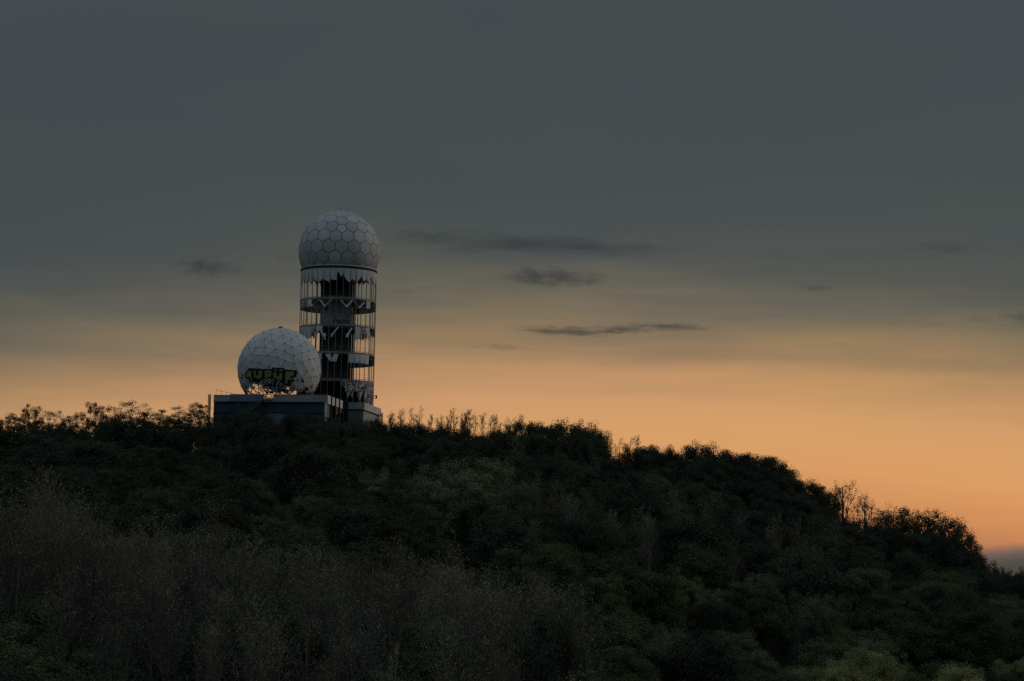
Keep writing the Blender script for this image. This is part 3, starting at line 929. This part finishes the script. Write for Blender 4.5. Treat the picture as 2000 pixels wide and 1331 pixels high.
def bent(p, q, rng, n=4, wob=.06):
    p, q = np.asarray(p, float), np.asarray(q, float); Ln = np.linalg.norm(q - p)
    t = np.linspace(0, 1, n)[:, None]
    pts = p + (q - p) * t
    pts[1:-1] += rng.normal(size=(n - 2, 3)) * Ln * wob
    return pts

def broadleaf(seed, H=10.0, Wd=7.5, tf=.18, nl=13, ns=7, lf=55, size=.27, flat=.75, clump=.62, twigs=True, airy=0.0, tip=0.0, shell=(.55, .88), reach=(.18, .5)):
    rng = np.random.default_rng(seed)
    paths = []; cz = H * (tf + 1) / 2; ax = np.array([Wd / 2, Wd / 2, H * (1 - tf) / 2])
    lean = rng.normal(size=2) * .03 * H
    tp = np.array([[0, 0, -.3], [lean[0] * .2, lean[1] * .2, H * .25], [lean[0] * .6, lean[1] * .6, H * .5], [lean[0], lean[1], H * .82]])
    r0 = .021 * H
    paths.append((tp, [r0 * 1.25, r0, r0 * .7, r0 * .2]))
    LC = []; BI = []
    off = rng.uniform(0, 6.28)
    for k in range(nl):
        az = off + k * 2.39996; u = (k + .5) / nl
        sz = -.55 + 1.5 * u
        d = np.array([math.cos(az) * math.sqrt(max(.05, 1 - min(sz, .98) ** 2)), math.sin(az) * math.sqrt(max(.05, 1 - min(sz, .98) ** 2)), min(sz, .98)])
        T = np.array([0, 0, cz]) + d * ax * rng.uniform(*shell) + np.array([lean[0], lean[1], 0]) * .7
        hs = np.clip((T[2] / H - .28) * .8, .14, .70) * H
        S = np.array([np.interp(hs, tp[:, 2], tp[:, 0]), np.interp(hs, tp[:, 2], tp[:, 1]), hs])
        pl = bent(S, T, rng, 4, .07); paths.append((pl, [r0 * .45, r0 * .32, r0 * .2, r0 * .08]))
        for j in range(ns):
            v = rng.normal(size=3); v /= np.linalg.norm(v); v[2] = v[2] * .8 + .15
            Q = T + v * (Wd * .5) * rng.uniform(*reach)
            Q[2] += rng.uniform(0, tip) * H * .1
            if twigs:
                b0 = pl[2] + (pl[3] - pl[2]) * rng.uniform(0, 1)
                paths.append((bent(b0, Q, rng, 3, .1), [r0 * .13, r0 * .09, r0 * .03]))
            n_ = int(lf * rng.uniform(.5, 1.5) * (1 - airy * rng.random()))
            c = rng.normal(size=(n_, 3)); c *= (rng.random(n_) ** .33 / (np.linalg.norm(c, axis=1) + 1e-9))[:, None]
            rad_ = clump * rng.uniform(.6, 1.3)
            LC.append(Q + c * np.array([rad_, rad_, rad_ * flat])); BI.append(c * .8)
    V, Fc = tubes(paths, 4)
    LC = np.concatenate(LC); BI = np.concatenate(BI)
    o_ = (LC - np.array([0, 0, cz])) / ax
    BI = BI + o_ * .55 + np.array([0, 0, .45]); ok = LC[:, 2] > H * .06
    lv, lfc = leaves(LC[ok], size, rng, bias=BI[ok])
    return V, Fc, lv, lfc

def poplar(seed, H=12.5, stems=1, nb_=62, tw=5, leafn=650, size=.13, spread=.22, sides=3, lo=.12, full=False):
    rng = np.random.default_rng(seed); paths = []; LC = []; stem = []
    for s in range(stems):
        a = rng.uniform(0, 6.28); o = np.array([math.cos(a), math.sin(a), 0]) * (.25 if stems > 1 else 0)
        h = H * (1 if s == 0 else rng.uniform(.72, .95)); ln = rng.normal(size=2) * .035 * H + o[:2] * 2.2
        tp = np.array([[o[0], o[1], -.3], [o[0] + ln[0] * .3, o[1] + ln[1] * .3, h * .35], [o[0] + ln[0] * .7, o[1] + ln[1] * .7, h * .7], [o[0] + ln[0], o[1] + ln[1], h]])
        r0 = (.0115 if full else .0085) * h
        stem.append((tp, [r0 * 1.2, r0, r0 * .6, .012]))
        for k in range(nb_ // stems):
            u = lo + (1 - lo) * (k + rng.random()) / (nb_ // stems) * .96; z = u * h
            S = np.array([np.interp(z, tp[:, 2], tp[:, 0]), np.interp(z, tp[:, 2], tp[:, 1]), z])
            az = rng.uniform(0, 6.28); elv = R(rng.uniform(40, 74) if full else rng.uniform(38, 70)); Ln = h * spread * (1.3 * math.sin(math.pi * min(1, .18 + .80 * u)) ** .8 if full else 1.12 - u) * rng.uniform(.5, 1.25) + .45
            d = np.array([math.cos(az) * math.cos(elv), math.sin(az) * math.cos(elv), math.sin(elv)])
            E_ = S + d * Ln + np.array([0, 0, .12 * Ln])
            pl = bent(S, E_, rng, 4, .04); rb = max(.016, r0 * .42 * (1.15 - u))
            paths.append((pl, [rb, rb * .75, rb * .5, .007]))
            LC.append(pl[1:] + rng.normal(size=(3, 3)) * .08)
            for j in range(tw):
                t = rng.uniform(.2, .98); ii = min(2, int(t * 3)); b0 = pl[ii] + (pl[ii + 1] - pl[ii]) * (t * 3 - ii)
                dd = d + rng.normal(size=3) * .5; dd[2] = abs(dd[2]) + .25; dd /= np.linalg.norm(dd)
                l2 = Ln * rng.uniform(.18, .45)
                e2 = b0 + dd * l2
                paths.append(([b0, (b0 + e2) / 2 + rng.normal(size=3) * .03, e2], [.014, .012, .007]))
                LC.append(np.array([e2, (b0 + e2) / 2]) + rng.normal(size=(2, 3)) * .05)
    V, Fc = tubes(stem, 4); TV, TF = tubes(paths, sides)
    LC = np.concatenate(LC)
    w = .35 + (LC[:, 2] / H) ** 2 * 1.6
    pick = rng.choice(len(LC), size=leafn, p=w / w.sum())
    c = LC[pick] + rng.normal(size=(leafn, 3)) * .13
    lv, lfc = leaves(c, size, rng, up=0, asp=.8)
    return V, Fc, np.concatenate([lv, TV]), np.concatenate([lfc, TF + len(lv)]), len(lfc)

def spruce(seed, H=11.0):
    rng = np.random.default_rng(seed); paths = [(np.array([[0, 0, -.3], [0, 0, H * .5], [0, 0, H]]), [.17, .1, .02])]; LC = []
    for k in range(110):
        u = .08 + .9 * k / 110; z = u * H; az = k * 2.4 + rng.uniform(-.3, .3); Ln = (1 - u) * H * .21 + .25
        S = np.array([0, 0, z]); E_ = S + np.array([math.cos(az) * Ln, math.sin(az) * Ln, -.22 * Ln])
        pl = bent(S, E_, rng, 3, .03); paths.append((pl, [.03, .02, .008]))
        n_ = int(60 * Ln) + 25; t = rng.random(n_)[:, None]
        LC.append(S + (E_ - S) * t + rng.normal(size=(n_, 3)) * np.array([.16, .16, .10]))
    V, Fc = tubes(paths, 4); lv, lfc = leaves(np.concatenate(LC), .2, rng, 0, .4)
    return V, Fc, lv, lfc

KINDS = {}
def register(kind, n, fn, leaf, bark, name, **kw):
    KINDS[kind] = []
    for k in range(n):
        V, Fc, lv, lfc, *nl_ = fn(k)
        tm = np_mesh(name + '_trunk', V, Fc, True); tm.materials.append(M[bark])
        cm = None
        if len(lfc):
            cm = np_mesh(name + '_crown', lv, lfc); cm.materials.append(M[leaf])
            if nl_:         # leaves first, then the twigs
                cm.materials.append(M['twig' if kind in ('poplar',) else 'bark'])
                mi = np.zeros(len(lfc), np.int32); mi[nl_[0]:] = 1; cm.polygons.foreach_set('material_index', mi)
        top = max(lv[:, 2].max() if len(lfc) else 0, V[:, 2].max())
        wd = np.percentile(np.hypot(lv[:, 0], lv[:, 1]), 97) * 2 if len(lfc) else np.hypot(V[:, 0], V[:, 1]).max() * 2
        KINDS[kind].append((name, tm, cm, float(top), float(wd)))

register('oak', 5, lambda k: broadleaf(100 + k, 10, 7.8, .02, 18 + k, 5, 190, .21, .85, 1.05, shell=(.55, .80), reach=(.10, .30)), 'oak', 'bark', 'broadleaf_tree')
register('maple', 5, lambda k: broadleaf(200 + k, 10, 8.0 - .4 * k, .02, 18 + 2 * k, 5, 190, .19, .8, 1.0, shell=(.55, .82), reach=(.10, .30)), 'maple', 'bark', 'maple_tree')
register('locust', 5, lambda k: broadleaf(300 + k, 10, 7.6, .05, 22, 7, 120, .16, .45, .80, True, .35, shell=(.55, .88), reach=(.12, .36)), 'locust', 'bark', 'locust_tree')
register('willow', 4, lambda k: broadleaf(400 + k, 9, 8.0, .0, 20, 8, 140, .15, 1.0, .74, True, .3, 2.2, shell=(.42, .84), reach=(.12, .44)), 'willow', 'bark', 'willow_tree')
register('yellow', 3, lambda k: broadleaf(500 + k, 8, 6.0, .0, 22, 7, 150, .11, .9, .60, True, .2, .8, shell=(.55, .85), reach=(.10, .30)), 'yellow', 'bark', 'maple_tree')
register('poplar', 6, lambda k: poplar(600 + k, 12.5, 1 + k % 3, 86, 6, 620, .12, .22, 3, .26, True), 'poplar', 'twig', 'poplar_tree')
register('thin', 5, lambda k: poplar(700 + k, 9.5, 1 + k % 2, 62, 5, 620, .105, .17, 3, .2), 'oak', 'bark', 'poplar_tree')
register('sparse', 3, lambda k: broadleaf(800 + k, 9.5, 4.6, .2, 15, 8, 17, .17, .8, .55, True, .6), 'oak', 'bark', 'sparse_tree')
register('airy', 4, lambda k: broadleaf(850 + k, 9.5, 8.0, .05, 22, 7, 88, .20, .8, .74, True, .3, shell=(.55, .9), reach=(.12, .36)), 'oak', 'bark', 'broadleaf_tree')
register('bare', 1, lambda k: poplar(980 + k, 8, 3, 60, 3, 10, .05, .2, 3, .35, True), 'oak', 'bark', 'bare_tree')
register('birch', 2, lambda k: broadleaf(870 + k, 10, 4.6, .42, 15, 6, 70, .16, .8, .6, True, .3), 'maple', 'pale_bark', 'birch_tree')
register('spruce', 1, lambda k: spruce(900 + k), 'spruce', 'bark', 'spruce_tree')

trng = random.Random(11)
ntree = 0
def put(kind, x, y, top=None, height=None, width=None, label='', cat='tree', group=None, var=None):
    global ntree
    name, tm, cm, H0, W0 = KINDS[kind][trng.randrange(len(KINDS[kind])) if var is None else var]
    zg = ground(x, y) - .05
    h = height if height else top - zg
    e = empty(name, (x, y, zg), label, cat, group)
    sz = h / H0; sx = (width / W0) if width else sz * (trng.uniform(.9, 1.1) if kind in ('poplar', 'thin') else trng.uniform(1.0, 1.35))
    e.scale = (sx, sx * trng.uniform(.94, 1.06), sz); e.rotation_euler = (0, 0, trng.uniform(0, 6.28))
    link('trunk', tm, e)
    if cm: link('crown', cm, e)
    ntree += 1
    return e
def put_px(kind, px, row, wpx, D, label, group=None, var=None):
    t = P(px, row, D); w = wpx * D / FPX
    return put(kind, t.x, t.y, top=t.z, width=w, label=label, group=group, var=var)

ORD = ['first', 'second', 'third', 'fourth', 'fifth', 'sixth', 'seventh', 'eighth', 'ninth', 'tenth', 'eleventh', 'twelfth', 'thirteenth', 'fourteenth', 'fifteenth', 'sixteenth', 'seventeenth', 'eighteenth', 'nineteenth', 'twentieth']
def run(kind, items, text, group, D0=372, spread=10):
    for k, (px, row, w) in enumerate(sorted(items)):
        put_px(kind, px, row, w * (1.4 if kind in ('oak', 'airy') else 1.1 if kind == 'locust' else 1.35), D0 + trng.uniform(-spread, spread), text % ORD[k], group)
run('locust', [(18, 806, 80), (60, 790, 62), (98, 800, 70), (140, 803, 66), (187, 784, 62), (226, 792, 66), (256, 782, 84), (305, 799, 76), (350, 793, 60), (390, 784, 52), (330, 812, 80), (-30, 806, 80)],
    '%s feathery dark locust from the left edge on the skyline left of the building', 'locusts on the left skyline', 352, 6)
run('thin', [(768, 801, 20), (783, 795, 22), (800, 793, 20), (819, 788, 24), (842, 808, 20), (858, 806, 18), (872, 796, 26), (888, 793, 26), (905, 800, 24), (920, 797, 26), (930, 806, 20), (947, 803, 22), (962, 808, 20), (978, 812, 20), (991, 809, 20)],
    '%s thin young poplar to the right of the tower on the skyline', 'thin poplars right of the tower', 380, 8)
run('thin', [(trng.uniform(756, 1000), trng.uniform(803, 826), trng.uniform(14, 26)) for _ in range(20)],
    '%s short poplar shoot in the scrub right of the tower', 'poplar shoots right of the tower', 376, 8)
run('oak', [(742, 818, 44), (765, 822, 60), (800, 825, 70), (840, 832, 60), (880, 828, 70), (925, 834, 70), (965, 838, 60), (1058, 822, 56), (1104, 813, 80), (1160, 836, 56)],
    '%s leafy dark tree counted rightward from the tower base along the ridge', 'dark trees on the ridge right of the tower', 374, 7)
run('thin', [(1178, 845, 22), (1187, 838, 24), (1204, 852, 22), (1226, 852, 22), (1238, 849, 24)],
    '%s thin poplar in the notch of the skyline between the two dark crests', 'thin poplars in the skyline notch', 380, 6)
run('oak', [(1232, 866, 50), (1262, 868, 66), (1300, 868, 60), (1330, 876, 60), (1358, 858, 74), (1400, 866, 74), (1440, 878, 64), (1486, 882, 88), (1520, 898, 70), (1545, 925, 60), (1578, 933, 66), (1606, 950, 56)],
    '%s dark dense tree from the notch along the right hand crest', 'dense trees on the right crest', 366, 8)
put_px('sparse', 1648, 936, 66, 362, 'tall sparse see-through tree standing above the right slope', var=0)
put_px('sparse', 1688, 956, 62, 360, 'half bare tree right beside the tallest see-through tree on the right slope', var=1)
put_px('bare', 1735, 976, 34, 362, 'small bare twig crown between the see-through trees and the leafy end of the slope')
run('airy', [(1640, 1002, 70), (1680, 1012, 70), (1718, 1006, 70), (1758, 988, 84), (1792, 992, 76), (1828, 992, 88), (1856, 1014, 76), (1880, 1044, 66), (1906, 1068, 60), (1932, 1092, 48), (1960, 1106, 46), (1986, 1106, 48), (2015, 1104, 60)],
    '%s leafy tree from the see-through trees down the right end of the slope', 'trees down the right slope', 355, 6)
run('airy', [(1012, 809, 60), (1146, 817, 70), (1276, 866, 60)],
    '%s see-through leafy crown from the left on the skyline right of the tower', 'see-through crowns on the skyline', 378, 4)
# trees close in front of the building
run('locust', [(430, 801, 60), (470, 798, 64), (505, 798, 56), (575, 800, 60), (615, 808, 66), (650, 815, 60), (690, 822, 60), (722, 818, 46)],
    '%s dark tree from the left directly in front of the station building', 'trees in front of the building', 346, 3)
run('oak', [(422, 810, 50), (455, 804, 56), (488, 802, 50), (522, 804, 56), (548, 806, 50), (575, 806, 54), (600, 812, 56), (630, 817, 56), (665, 824, 56), (702, 826, 50)],
    '%s leafy tree from the left in the row just below the building', 'leafy row below the building', 340, 2)
# lower trees that close the skyline under the crowns
SKX = [-40, 0, 60, 120, 200, 260, 330, 400, 740, 800, 880, 960, 1010, 1060, 1105, 1150, 1190, 1215, 1260, 1360, 1440, 1500, 1545, 1600, 1640, 1700, 1760, 1835, 1870, 1905, 1940, 2040]
SKY = [815, 815, 806, 812, 800, 800, 812, 806, 824, 830, 836, 842, 822, 830, 824, 830, 868, 880, 876, 868, 886, 896, 930, 960, 1004, 1016, 1010, 1020, 1052, 1075, 1102, 1112]
px = -40
fill = {}
while px < 2040:
    if not 405 < px < 735:
        row = float(np.interp(px, SKX, SKY)) + trng.uniform(10, 26)
        z_ = 'left of the building' if px < 405 else 'right of the tower' if px < 1180 else 'on the right crest' if px < 1620 else 'down the right slope'
        kd = 'locust' if px < 405 and trng.random() < .6 else 'oak'
        fill.setdefault(z_, []).append((px, row, trng.uniform(56, 80), kd))
    px += trng.uniform(16, 26)
for z_, it_ in fill.items():
    for k, (px, row, w, kd) in enumerate(it_):
        D_ = (349 if px < 405 else 362 if px < 1640 else 350) + trng.uniform(-7, 4)
        put_px(kd, px, row, w, D_, 'lower dark tree closing the skyline %s' % z_, 'lower skyline trees ' + z_)
put_px('oak', 733, 811, 52, 364, 'dark bush hiding the right corner of the tower base')
put_px('oak', 700, 824, 56, 360, 'dark tree in front of the step in the building under the tower')
run('oak', [(1290, 900, 80), (1340, 908, 80), (1392, 915, 80), (1432, 926, 80), (1472, 938, 80), (1512, 950, 80), (1552, 968, 76), (1590, 985, 70)],
    '%s dark tree from the left in the row just under the right hand crest', 'row under the right crest', 345, 4)
# single trees that stand out on the hillside
put_px('willow', 925, 893, 230, 262, 'broad pale grey-green willow crown in the middle of the hillside', var=0)
put_px('willow', 1015, 915, 110, 255, 'pale willow on the right shoulder of the broad pale crown', var=1)
put_px('willow', 845, 925, 120, 258, 'pale willow on the left shoulder of the broad pale crown', var=2)
put_px('willow', 745, 908, 110, 262, 'smaller pale willow to the left of the broad pale crown', var=3)
put_px('maple', 672, 948, 125, 235, 'rounded brighter green maple below the tower in the middle of the hillside', var=0)
put_px('spruce', 905, 992, 84, 200, 'narrow black spruce in front of the broad pale willow')

# crowns of the near wood at the lower right; each stands where a tree of usual height reaches the crown top seen
def put_auto(kind, px, row, wpx, label, d0=130, d1=330, var=None):
    best = min((abs(P(px, row, D).z - ground(P(px, row, D).x, D) - max(5.5, wpx * D / FPX * 1.15)), D) for D in np.arange(d0, d1, 2.0))[1]
    return put_px(kind, px, row, wpx, float(best), label, var=var)
put_auto('maple', 1190, 1068, 170, 'tall green maple at the right end of the foreground poplars', var=1)
put_auto('maple', 1258, 1104, 160, 'lower green maple just right of the tall foreground maple', var=2)
put_auto('yellow', 1345, 1122, 80, 'small yellowish green crown between the foreground maples and the pale willows', var=0)
put_auto('willow', 1490, 1118, 120, 'pale willow with the tallest top among the near crowns below the right crest', var=0)
put_auto('willow', 1412, 1132, 110, 'pale willow between the yellowish maple and the two pale trunks', var=1)
put_auto('willow', 1590, 1148, 130, 'pale willow right of the tallest near willow', var=2)
put_auto('birch', 1432, 1160, 70, 'slender tree with a pale bare trunk, the left one of two', var=0)
put_auto('birch', 1482, 1168, 60, 'slender tree with a pale bare trunk, the right one of two', var=1)
put_auto('willow', 1305, 1212, 120, 'pale willow top at the lower edge of the foreground maples', var=3)
put_auto('maple', 1215, 1190, 150, 'green maple below the tall foreground maple', var=3)
put_auto('maple', 1640, 1218, 150, 'rounded green maple in front of the near willows', var=0)
put_auto('willow', 1712, 1228, 130, 'pale willow right of the rounded green maple', var=1)
put_auto('maple', 1890, 1172, 170, 'broad green maple near the right edge of the view', var=1)
put_auto('maple', 1985, 1180, 110, 'green maple cut by the right edge of the view', var=2)
put_auto('maple', 1800, 1205, 140, 'green maple left of the broad maple near the right edge', var=4)
put_auto('maple', 1750, 1150, 130, 'green maple at the foot of the right slope', var=3)
put_auto('yellow', 1700, 1264, 150, 'yellow green rounded crown at the bottom of the view, the highest one', var=0)
put_auto('yellow', 1632, 1288, 130, 'yellow green crown left of the highest one at the bottom', var=1)
put_auto('yellow', 1548, 1298, 110, 'leftmost yellow green crown at the bottom of the view', var=2)
put_auto('yellow', 1770, 1305, 90, 'small yellow green crown right of the highest one at the bottom', var=1)
put_auto('yellow', 1880, 1290, 150, 'wide yellow green crown at the bottom near the right edge', var=2)
put_auto('yellow', 1978, 1282, 110, 'yellow green crown at the lower right corner', var=0)

for k, (px, row, w) in enumerate([(40, 1240, 130), (190, 1262, 140), (330, 1195, 150), (425, 1172, 150), (520, 1150, 150), (610, 1205, 140), (720, 1180, 140), (850, 1192, 140), (985, 1178, 130), (1085, 1160, 130)]):
    put_px('maple' if k % 3 == 1 else 'oak', px, row, w * 1.2, 124 if k % 2 else 138, '%s low green bush from the left edge among the foreground poplars' % ORD[k], 'low bushes among the foreground poplars')

# scattered trees
BX0, BX1, BY0, BY1 = -58, -22, 350, 394
def zone(px):
    return ('left of the building' if px < 400 else 'below the building and tower' if px < 760 else 'below the thin poplars' if px < 1180 else 'below the right crest' if px < 1560 else 'at the right end')
placed = []
def free(x, y, r):
    for a, b, q in placed:
        if (a - x) ** 2 + (b - y) ** 2 < ((r + q) * .5) ** 2: return False
    return True
for o in list(COL.objects):
    if o.get('category') == 'tree': placed.append((o.location.x, o.location.y, 5.0))
def scatter(n, d0, d1, c0, c1, kinds, sp, hfun, band, kindword, tries=40):
    done = 0
    for _ in range(n * tries):
        if done >= n: break
        D = math.sqrt(trng.uniform(d0 * d0, d1 * d1)); px = trng.uniform(c0, c1)
        x, y = (px - 1000) / FPX * D, D
        if BX0 - 3 < x < BX1 + 3 and BY0 - 3 < y < BY1 + 3: continue
        if not free(x, y, sp): continue
        k = trng.choice(kinds)
        put(k, x, y, height=hfun(px, D) * trng.uniform(.85, 1.12), label='%s %s %s' % (kindword[k], band, zone(px)), group='%s %s %s' % (cat_plural[k], band, zone(px)))
        placed.append((x, y, sp)); done += 1
cat_plural = {'oak': 'broadleaf trees', 'maple': 'maples', 'locust': 'locusts', 'willow': 'willows', 'yellow': 'yellowish maples', 'poplar': 'poplars', 'thin': 'saplings'}
KW = {'oak': 'dark broadleaf tree', 'maple': 'green maple tree', 'locust': 'feathery dark locust tree', 'willow': 'pale grey-green willow', 'yellow': 'yellowish green maple', 'poplar': 'grey-brown twiggy poplar', 'thin': 'thin dark poplar sapling'}
# hillside
scatter(40, 300, 342, -60, 760, ['locust', 'locust', 'oak'], 6.6, lambda p, d: trng.uniform(7.5, 11), 'on the upper hillside', KW)
scatter(36, 300, 350, 760, 1640, ['oak', 'oak', 'maple', 'poplar'], 6.6, lambda p, d: trng.uniform(7, 10), 'on the upper hillside', KW)
scatter(40, 235, 300, -60, 760, ['locust', 'maple', 'oak', 'locust', 'oak'], 7.4, lambda p, d: trng.uniform(7.5, 12), 'on the middle hillside', KW)
scatter(80, 235, 305, 1040, 1600, ['poplar', 'poplar', 'poplar', 'poplar', 'oak', 'maple'], 5.0, lambda p, d: trng.uniform(7.5, 11.5), 'on the middle hillside', KW)
scatter(20, 230, 345, 1640, 2060, ['oak', 'oak', 'maple'], 7.0, lambda p, d: trng.uniform(7, 10.5), 'on the hillside', KW)
scatter(34, 172, 235, -60, 1100, ['oak', 'locust', 'maple', 'oak'], 7.2, lambda p, d: trng.uniform(6.5, 10), 'on the lower hillside', KW)
scatter(26, 235, 300, 1400, 2060, ['oak', 'maple', 'oak'], 8.0, lambda p, d: trng.uniform(6.5, 9.5), 'on the lower hillside', KW)
scatter(40, 165, 240, 1180, 2060, ['oak', 'maple', 'oak', 'maple', 'willow'], 7.8, lambda p, d: trng.uniform(6.0, 9.0), 'in the near wood', KW)
# foreground
def fzone(px):
    return ('by the left edge' if px < 160 else 'left of the white dome' if px < 440 else 'below the white dome' if px < 600 else 'below the tower' if px < 780 else 'left of the black spruce' if px < 880 else 'around the black spruce' if px < 990 else 'left of the tall maple')
zone_hill = zone
def zone(px): return fzone(px) if px < 1140 else zone_hill(px)
FGX = [-60, 0, 60, 110, 150, 210, 250, 300, 340, 420, 450, 520, 560, 620, 700, 760, 800, 870, 950, 1000, 1060, 1140]
FGY = [930, 932, 918, 935, 965, 992, 1005, 985, 985, 988, 1010, 1032, 1024, 1042, 1046, 1064, 1046, 1078, 1076, 1092, 1112, 1140]
def fgh(px, D):          # crowns of the foreground poplars reach the outline seen in the photo, farther rows overlapping lower
    row = float(np.interp(px, FGX, FGY)) + trng.uniform(-12, 46)
    p = P(px, row, D)
    return min(16.5, max(7.5, p.z - ground(p.x, p.y)))
scatter(62, 148, 172, -60, 1150, ['poplar'], 2.6, fgh, 'in the back foreground row', KW)
scatter(58, 128, 148, -60, 1150, ['poplar'], 2.6, lambda p, d: fgh(p, d) * .92, 'in the middle foreground row', KW)
scatter(24, 108, 128, -60, 1130, ['poplar'], 3.0, lambda p, d: fgh(p, d) * .72, 'in the front row', KW)
scatter(70, 98, 165, -60, 1150, ['oak', 'oak', 'oak', 'maple'], 3.6, lambda p, d: trng.uniform(4.5, 7.0), 'low among the foreground poplars', KW)
scatter(22, 118, 165, 1180, 2060, ['maple', 'oak', 'yellow'], 7.0, lambda p, d: trng.uniform(6, 8.5), 'at the bottom of the view', KW)

# undergrowth under the wood
urng = np.random.default_rng(5)
N = 70000
D = np.sqrt(urng.uniform(85 ** 2, 400 ** 2, N)); px = urng.uniform(-120, 2120, N)
ux, uy = (px - 1000) / FPX * D, D
keep = ~((ux > BX0) & (ux < BX1) & (uy > BY0) & (uy < BY1))
ux, uy = ux[keep], uy[keep]
uc = np.stack([ux, uy, ground_np(ux, uy) + urng.uniform(.05, 1, len(ux)) ** 1.5 * 2.4], 1)
lv, lfc = leaves(uc, .75, urng, .5, .7)
uo = link('undergrowth', np_mesh('undergrowth', lv, lfc), None, M['undergrowth'])
tag(uo, 'dark mass of shrubs and brambles under the trees', 'undergrowth', kind='stuff')

# ------------------------------------------------------------------ clouds
def cloudmat(name, dens, col, sharp, scale=2.2, rough=3.0):
    m, n, l = material(name)
    out = n.new('ShaderNodeOutputMaterial'); vs = n.new('ShaderNodeVolumePrincipled'); l.new(vs.outputs[0], out.inputs['Volume'])
    vs.inputs['Color'].default_value = (*col, 1); vs.inputs['Anisotropy'].default_value = .0
    tcn = n.new('ShaderNodeTexCoord'); oi = n.new('ShaderNodeObjectInfo')
    def mth(op, a, b=None):
        x = n.new('ShaderNodeMath'); x.operation = op
        for i, v in enumerate((a, b)):
            if v is None: continue
            if isinstance(v, (int, float)): x.inputs[i].default_value = v
            else: l.new(v, x.inputs[i])
        return x.outputs[0]
    ln = n.new('ShaderNodeVectorMath'); ln.operation = 'LENGTH'; l.new(tcn.outputs['Object'], ln.inputs[0])
    sc_ = n.new('ShaderNodeVectorMath'); sc_.operation = 'MULTIPLY'; l.new(tcn.outputs['Object'], sc_.inputs[0]); sc_.inputs[1].default_value = (1.6, 1.0, .8)
    nz = n.new('ShaderNodeTexNoise'); nz.noise_dimensions = '4D'; nz.inputs['Scale'].default_value = scale; nz.inputs['Detail'].default_value = 5
    nz.inputs['Roughness'].default_value = .6
    l.new(sc_.outputs[0], nz.inputs['Vector']); l.new(mth('MULTIPLY', oi.outputs['Random'], 40), nz.inputs['W'])
    v = mth('SUBTRACT', mth('ADD', mth('SUBTRACT', 1.0, ln.outputs['Value']), mth('MULTIPLY', mth('SUBTRACT', nz.outputs['Fac'], .5), rough)), sharp)
    v = mth('MULTIPLY', mth('MAXIMUM', v, 0.0), dens)
    l.new(v, vs.inputs['Density'])
    return m
CM = cloudmat('cloud_vapour', .017, (.30, .34, .40), .22)
CMT = cloudmat('thin_cloud_vapour', .0085, (.30, .34, .40), .22)
CMB = cloudmat('horizon_cloud_vapour', .0038, (1.0, .97, .80), -.1, 1.4, 1.0)
iv1, it1 = icosphere(5)
cme = np_mesh('cloud', [tuple(v) for v in iv1], it1, True)
def cloud(px, row, wpx, hpx, label, mat, D=7000, depth=None, group='small dark evening clouds'):
    c = P(px, row, D); k = D / FPX
    me = cme.copy(); me.materials.clear(); me.materials.append(mat)
    o = link('cloud', me); o.location = c
    w, h = wpx * k * .5, hpx * k * .5
    o.scale = (w * 1.25, depth or max(w * .6, h * 1.6), h * 1.35); o.rotation_euler = (0, ROLL, 0)
    tag(o, label, 'cloud', group)
cloud(405, 522, 136, 36, 'dark flat cloud to the left of the tower dome', CM)
cloud(560, 502, 70, 28, 'faint small cloud touching the tower dome on its left', CMT)
cloud(1070, 480, 600, 24, 'long thin dark cloud to the right of the tower dome, the longest one', CMT)
cloud(830, 462, 160, 26, 'faint cloud streak just right of the tower dome top', CMT)
cloud(1075, 541, 210, 34, 'dark flat cloud below the long thin cloud', CM)
cloud(1125, 647, 230, 15, 'wispy low cloud, the left one of the chain above the ridge', CM)
cloud(1310, 639, 170, 15, 'wispy low cloud, the right one of the chain above the ridge', CM)
cloud(1222, 643, 130, 13, 'wispy low cloud in the middle of the chain above the ridge', CM)
cloud(975, 678, 120, 12, 'faint lowest wisp left of the chain of wispy clouds', CMT)
cloud(790, 571, 70, 14, 'faint little wisp right of the tower under the dome', CMT)
cloud(1594, 563, 70, 16, 'tiny dark cloud alone in the right half of the sky', CM)
cloud(1850, 485, 160, 26, 'faint cloud high at the right edge', CMT)
cloud(1915, 622, 90, 16, 'faint wisp left of the dark cloud cut by the right edge', CMT)
cloud(1990, 622, 80, 34, 'dark cloud cut by the right edge above the slope', CM)
# bank of cloud lying on the horizon
cloud(2120, 1112, 520, 78, 'grey cloud bank low on the horizon at the right edge', CMB, D=26000, depth=900, group='cloud bank')
# trees of one kind in one place are told apart by their order across the view
same = {}
for o in COL.objects:
    if o.get('category') == 'tree': same.setdefault(o['label'], []).append(o)
for lab, objs in same.items():
    if len(objs) > 1:
        objs.sort(key=lambda o: o.location.x / o.location.y)
        for k, o in enumerate(objs):
            n = k + 1
            th = '%d%s' % (n, 'th' if 10 < n % 100 < 14 else {1: 'st', 2: 'nd', 3: 'rd'}.get(n % 10, 'th'))
            o['label'] = '%s, %s from left' % (lab, th)
print('TREES', ntree, 'longest label', max(len(o['label'].split()) for o in COL.objects if o.get('label')))
